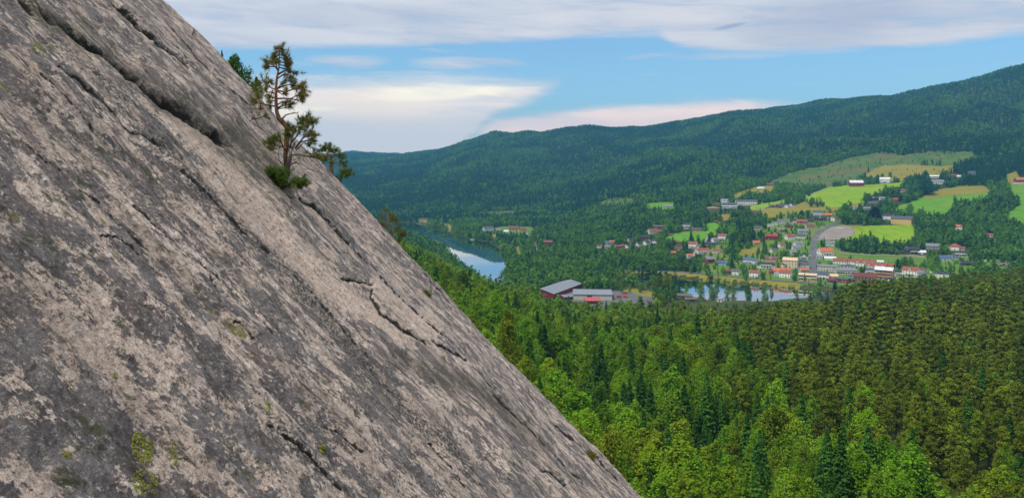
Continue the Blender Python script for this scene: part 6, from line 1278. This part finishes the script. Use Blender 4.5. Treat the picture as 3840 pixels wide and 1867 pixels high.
def kindmix(px, py, y, x):
    """share of broadleaf, birch, spruce, pine at a place"""
    n = fbm(x/70, y/70, 3, 71); m = fbm(x/28, y/28, 2, 72)
    pine = sst(px-(2500+(py-1150)*1.55), -250, 250)*sst(py, 1000, 1120)           # olive pine wood on the right
    pine = np.maximum(pine, sst(1330-py, 0, 140)*sst(px, 2450, 2750)*.9)
    pine = np.clip(pine+m*.35, 0, .97)
    br = np.clip(.62+n*1.1-sst(px, 2350, 2900)*.42+sst(py, 1500, 1800)*.25, .05, .9)*(1-pine); bi = (1-pine-br)*.45; sp = 1-pine-br-bi
    return np.stack([br, bi, sp, pine], -1)
def pick(w):
    w = np.clip(w, 0, None); w = w/w.sum(1, keepdims=True); c = np.cumsum(w, 1); r = rng.random(len(w))[:, None]; return (r > c).sum(1).clip(0, w.shape[1]-1)
EDGE = lambda x, y: (x-620)*1867/1770.-y      # >0 right of the slab outline
# --- wood below the slab
P = pts_in(95, 420, 5.4); x, y = P.T; z = zt(x, y)
P2 = pts_in(420, 760, 5.0); x = np.concatenate([x, P2[:, 0]]); y = np.concatenate([y, P2[:, 1]]); z = zt(x, y)
px, py = pxof(x, y, z); W4 = kindmix(px, py-F*10/y, y, x); kd = pick(W4)
hg = np.array([13.5, 14.5, 14.5, 13.])[kd]*rng.uniform(.55, 1.28, len(x))*(1+.45*fbm(x/30, y/30, 3, 75))
hg = np.where((y > 560) & (px > 2450), hg*.72, hg)
tx, ty = pxof(x, y, z+hg)
ok = clear_mask(x, y, z, hg)
thin = (y > 620) & (px > 2470) & (px < 3150); ok &= ~(thin & (rng.random(len(x)) < .80))         # river bank stays mostly open
ok &= ~((y > 640) & (px > 1690) & (px < 1900) & (rng.random(len(x)) < .6))
ok &= (EDGE(tx+60*0+hg*.3*F/y, ty) > -60) & (tx < 4050) & (ty < 1990)
gap = fbm(x/14, y/14, 2, 77) > .46; ok &= ~gap
x, y, z, kd, hg, tx, ty = (a[ok] for a in (x, y, z, kd, hg, tx, ty))
near = []; KN = ['broadleaf_tree', 'birch_tree', 'spruce_tree', 'pine_tree']
LBL = ['bushy bright green broadleaf tree in the dense wood below the slab', 'slim light green birch in the dense wood below the slab', 'pointed dark green spruce in the dense wood below the slab', 'olive green pine with loose flat crown pads in the wood on the right']
GRP = ['broadleaf trees of the wood below', 'birches of the wood below', 'spruces of the wood below', 'pines of the wood below']
single = np.zeros(len(x), bool)
inv_ = (tx > 0) & (tx < 3840) & (ty < 1867) & (EDGE(tx, ty) > 20)
for k in range(4):
    idx = np.where((kd == k) & inv_)[0]; idx = idx[np.argsort(y[idx]/hg[idx])][:255]; single[idx] = True
def plant(kind, px3, h, label, group, var, wid=1., rz=None, mats=None):
    crown, trunk, h0 = NEAR[kind][var % len(NEAR[kind])]; e = empty(kind, px3, rng.uniform(0, 6.28) if rz is None else rz); s = h/h0
    e.scale = (s*wid, s*wid, s); tag(e, label, kind.replace('_', ' '), group)
    a = obj('trunk', trunk, e); b = obj('crown', crown, e)
    if mats:
        b.data = crown.copy(); b.data.materials[0] = mats
    return e
for i in np.where(single)[0]:
    plant(KN[kd[i]], (x[i], y[i], z[i]), hg[i], LBL[kd[i]], GRP[kd[i]], int(rng.integers(0, 20)), rng.uniform(.9, 1.2))
r_ = ~single; form = np.where(kd == 0, rng.integers(0, 2, len(x)), np.where(kd == 1, 2, np.where(kd == 2, rng.integers(3, 5, len(x)), rng.integers(5, 7, len(x)))))
s0 = hg/np.array([12, 12, 13, 14, 14, 12, 12])[form]; w = rng.uniform(.9, 1.25, len(x))
scatter('dense_wood', 'mixed wood of birch, spruce and pine filling the slope below', np.stack([x, y, z], -1)[r_], form[r_], np.stack([s0*w, s0*w, s0], -1)[r_], PC_mid)
# --- valley and far hillside
def mass(name, label, d0, d1, sp, coll, hlo, hhi, u0=-.25, u1=.72):
    P = pts_in(d0, d1, sp, u0, u1); x, y = P.T; z = zt(x, y); px, py = pxof(x, y, z); h = rng.uniform(hlo, hhi, len(x))
    n = fbm(x/160, y/160, 4, 81); m = fbm(x/45, y/45, 3, 82)
    yard = inpoly(px, py, YARD)
    for Wp in WOODS: yard &= ~inpoly(px, py, Wp)
    h = np.where(yard, h*.64, h)
    for nm, P_ in FPOLY: h = np.where(inpoly(px, py, P_), h*.5, h)
    ok = clear_mask(x, y, z, h); ok &= ~(yard & (rng.random(len(x)) < .52-.5*m)); ok &= px < 3950
    ok &= ~((y < 1000) & (px > 2200) & (z < 2.3) & (rng.random(len(x)) < .55))
    lowl = (y > 960) & (y < 1900) & (px > 1500) & (px < 2350); 
    d = n*1.2+m*.5+fbm(x/520, y/520, 3, 85)*1.0+np.where((y < 1900) & (z < 100), .34, -.06); br = np.clip(.38+d, .04, .92); br = np.where(yard, .85, br)
    far = y > 1900; sp_ = (1-br); kd = pick(np.stack([br*.6, br*.4, sp_*.75, sp_*.25], -1))
    form = np.where(kd == 0, rng.integers(0, 2, len(x)), np.where(kd == 1, 2, np.where(kd == 2, rng.integers(3, 5, len(x)), rng.integers(5, 7, len(x)))))
    s = h/12.5; w = rng.uniform(.9, 1.3, len(x)); ok &= (z > .4)
    scatter(name, label, np.stack([x, y, z], -1)[ok], form[ok], np.stack([s*w, s*w, s], -1)[ok], coll)
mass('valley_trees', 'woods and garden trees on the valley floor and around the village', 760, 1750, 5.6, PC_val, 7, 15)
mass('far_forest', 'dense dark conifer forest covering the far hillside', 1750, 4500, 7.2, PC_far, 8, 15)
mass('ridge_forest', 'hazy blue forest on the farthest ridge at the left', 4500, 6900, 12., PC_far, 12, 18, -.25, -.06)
# --- trees that stand alone
for (kx, ky, hpx, kind, lb, var, wid, mt) in LONE:
    X_, Y_, Z_ = ray(kx, ky); plant(kind, (X_, Y_, Z_-.2), hpx*Y_/F, lb, None, var, wid, mats=mt)
# ------------------------------------------------------------------ air
def m_haze():
    m = bpy.data.materials.new('air'); m.use_nodes = True; t = NT(m.node_tree); t.N.clear(); out = t.n('ShaderNodeOutputMaterial')
    v = t.n('ShaderNodeVolumePrincipled'); v.inputs['Color'].default_value = (.16, .56, .95, 1); v.inputs['Density'].default_value = HAZE; v.inputs['Anisotropy'].default_value = .3
    t.lk(v.outputs[0], out.inputs['Volume']); return m
HAZE = .000115
g = MB(); g.box(-9500, 11500, -9500, 7560, -8, 590)
tag(g.build('haze', m_haze()), 'thin blue air filling the valley', kind='stuff')
sc.cycles.volume_bounces = 0; sc.cycles.max_bounces = 6; sc.cycles.diffuse_bounces = 3; sc.cycles.transmission_bounces = 4; sc.cycles.use_denoising = True
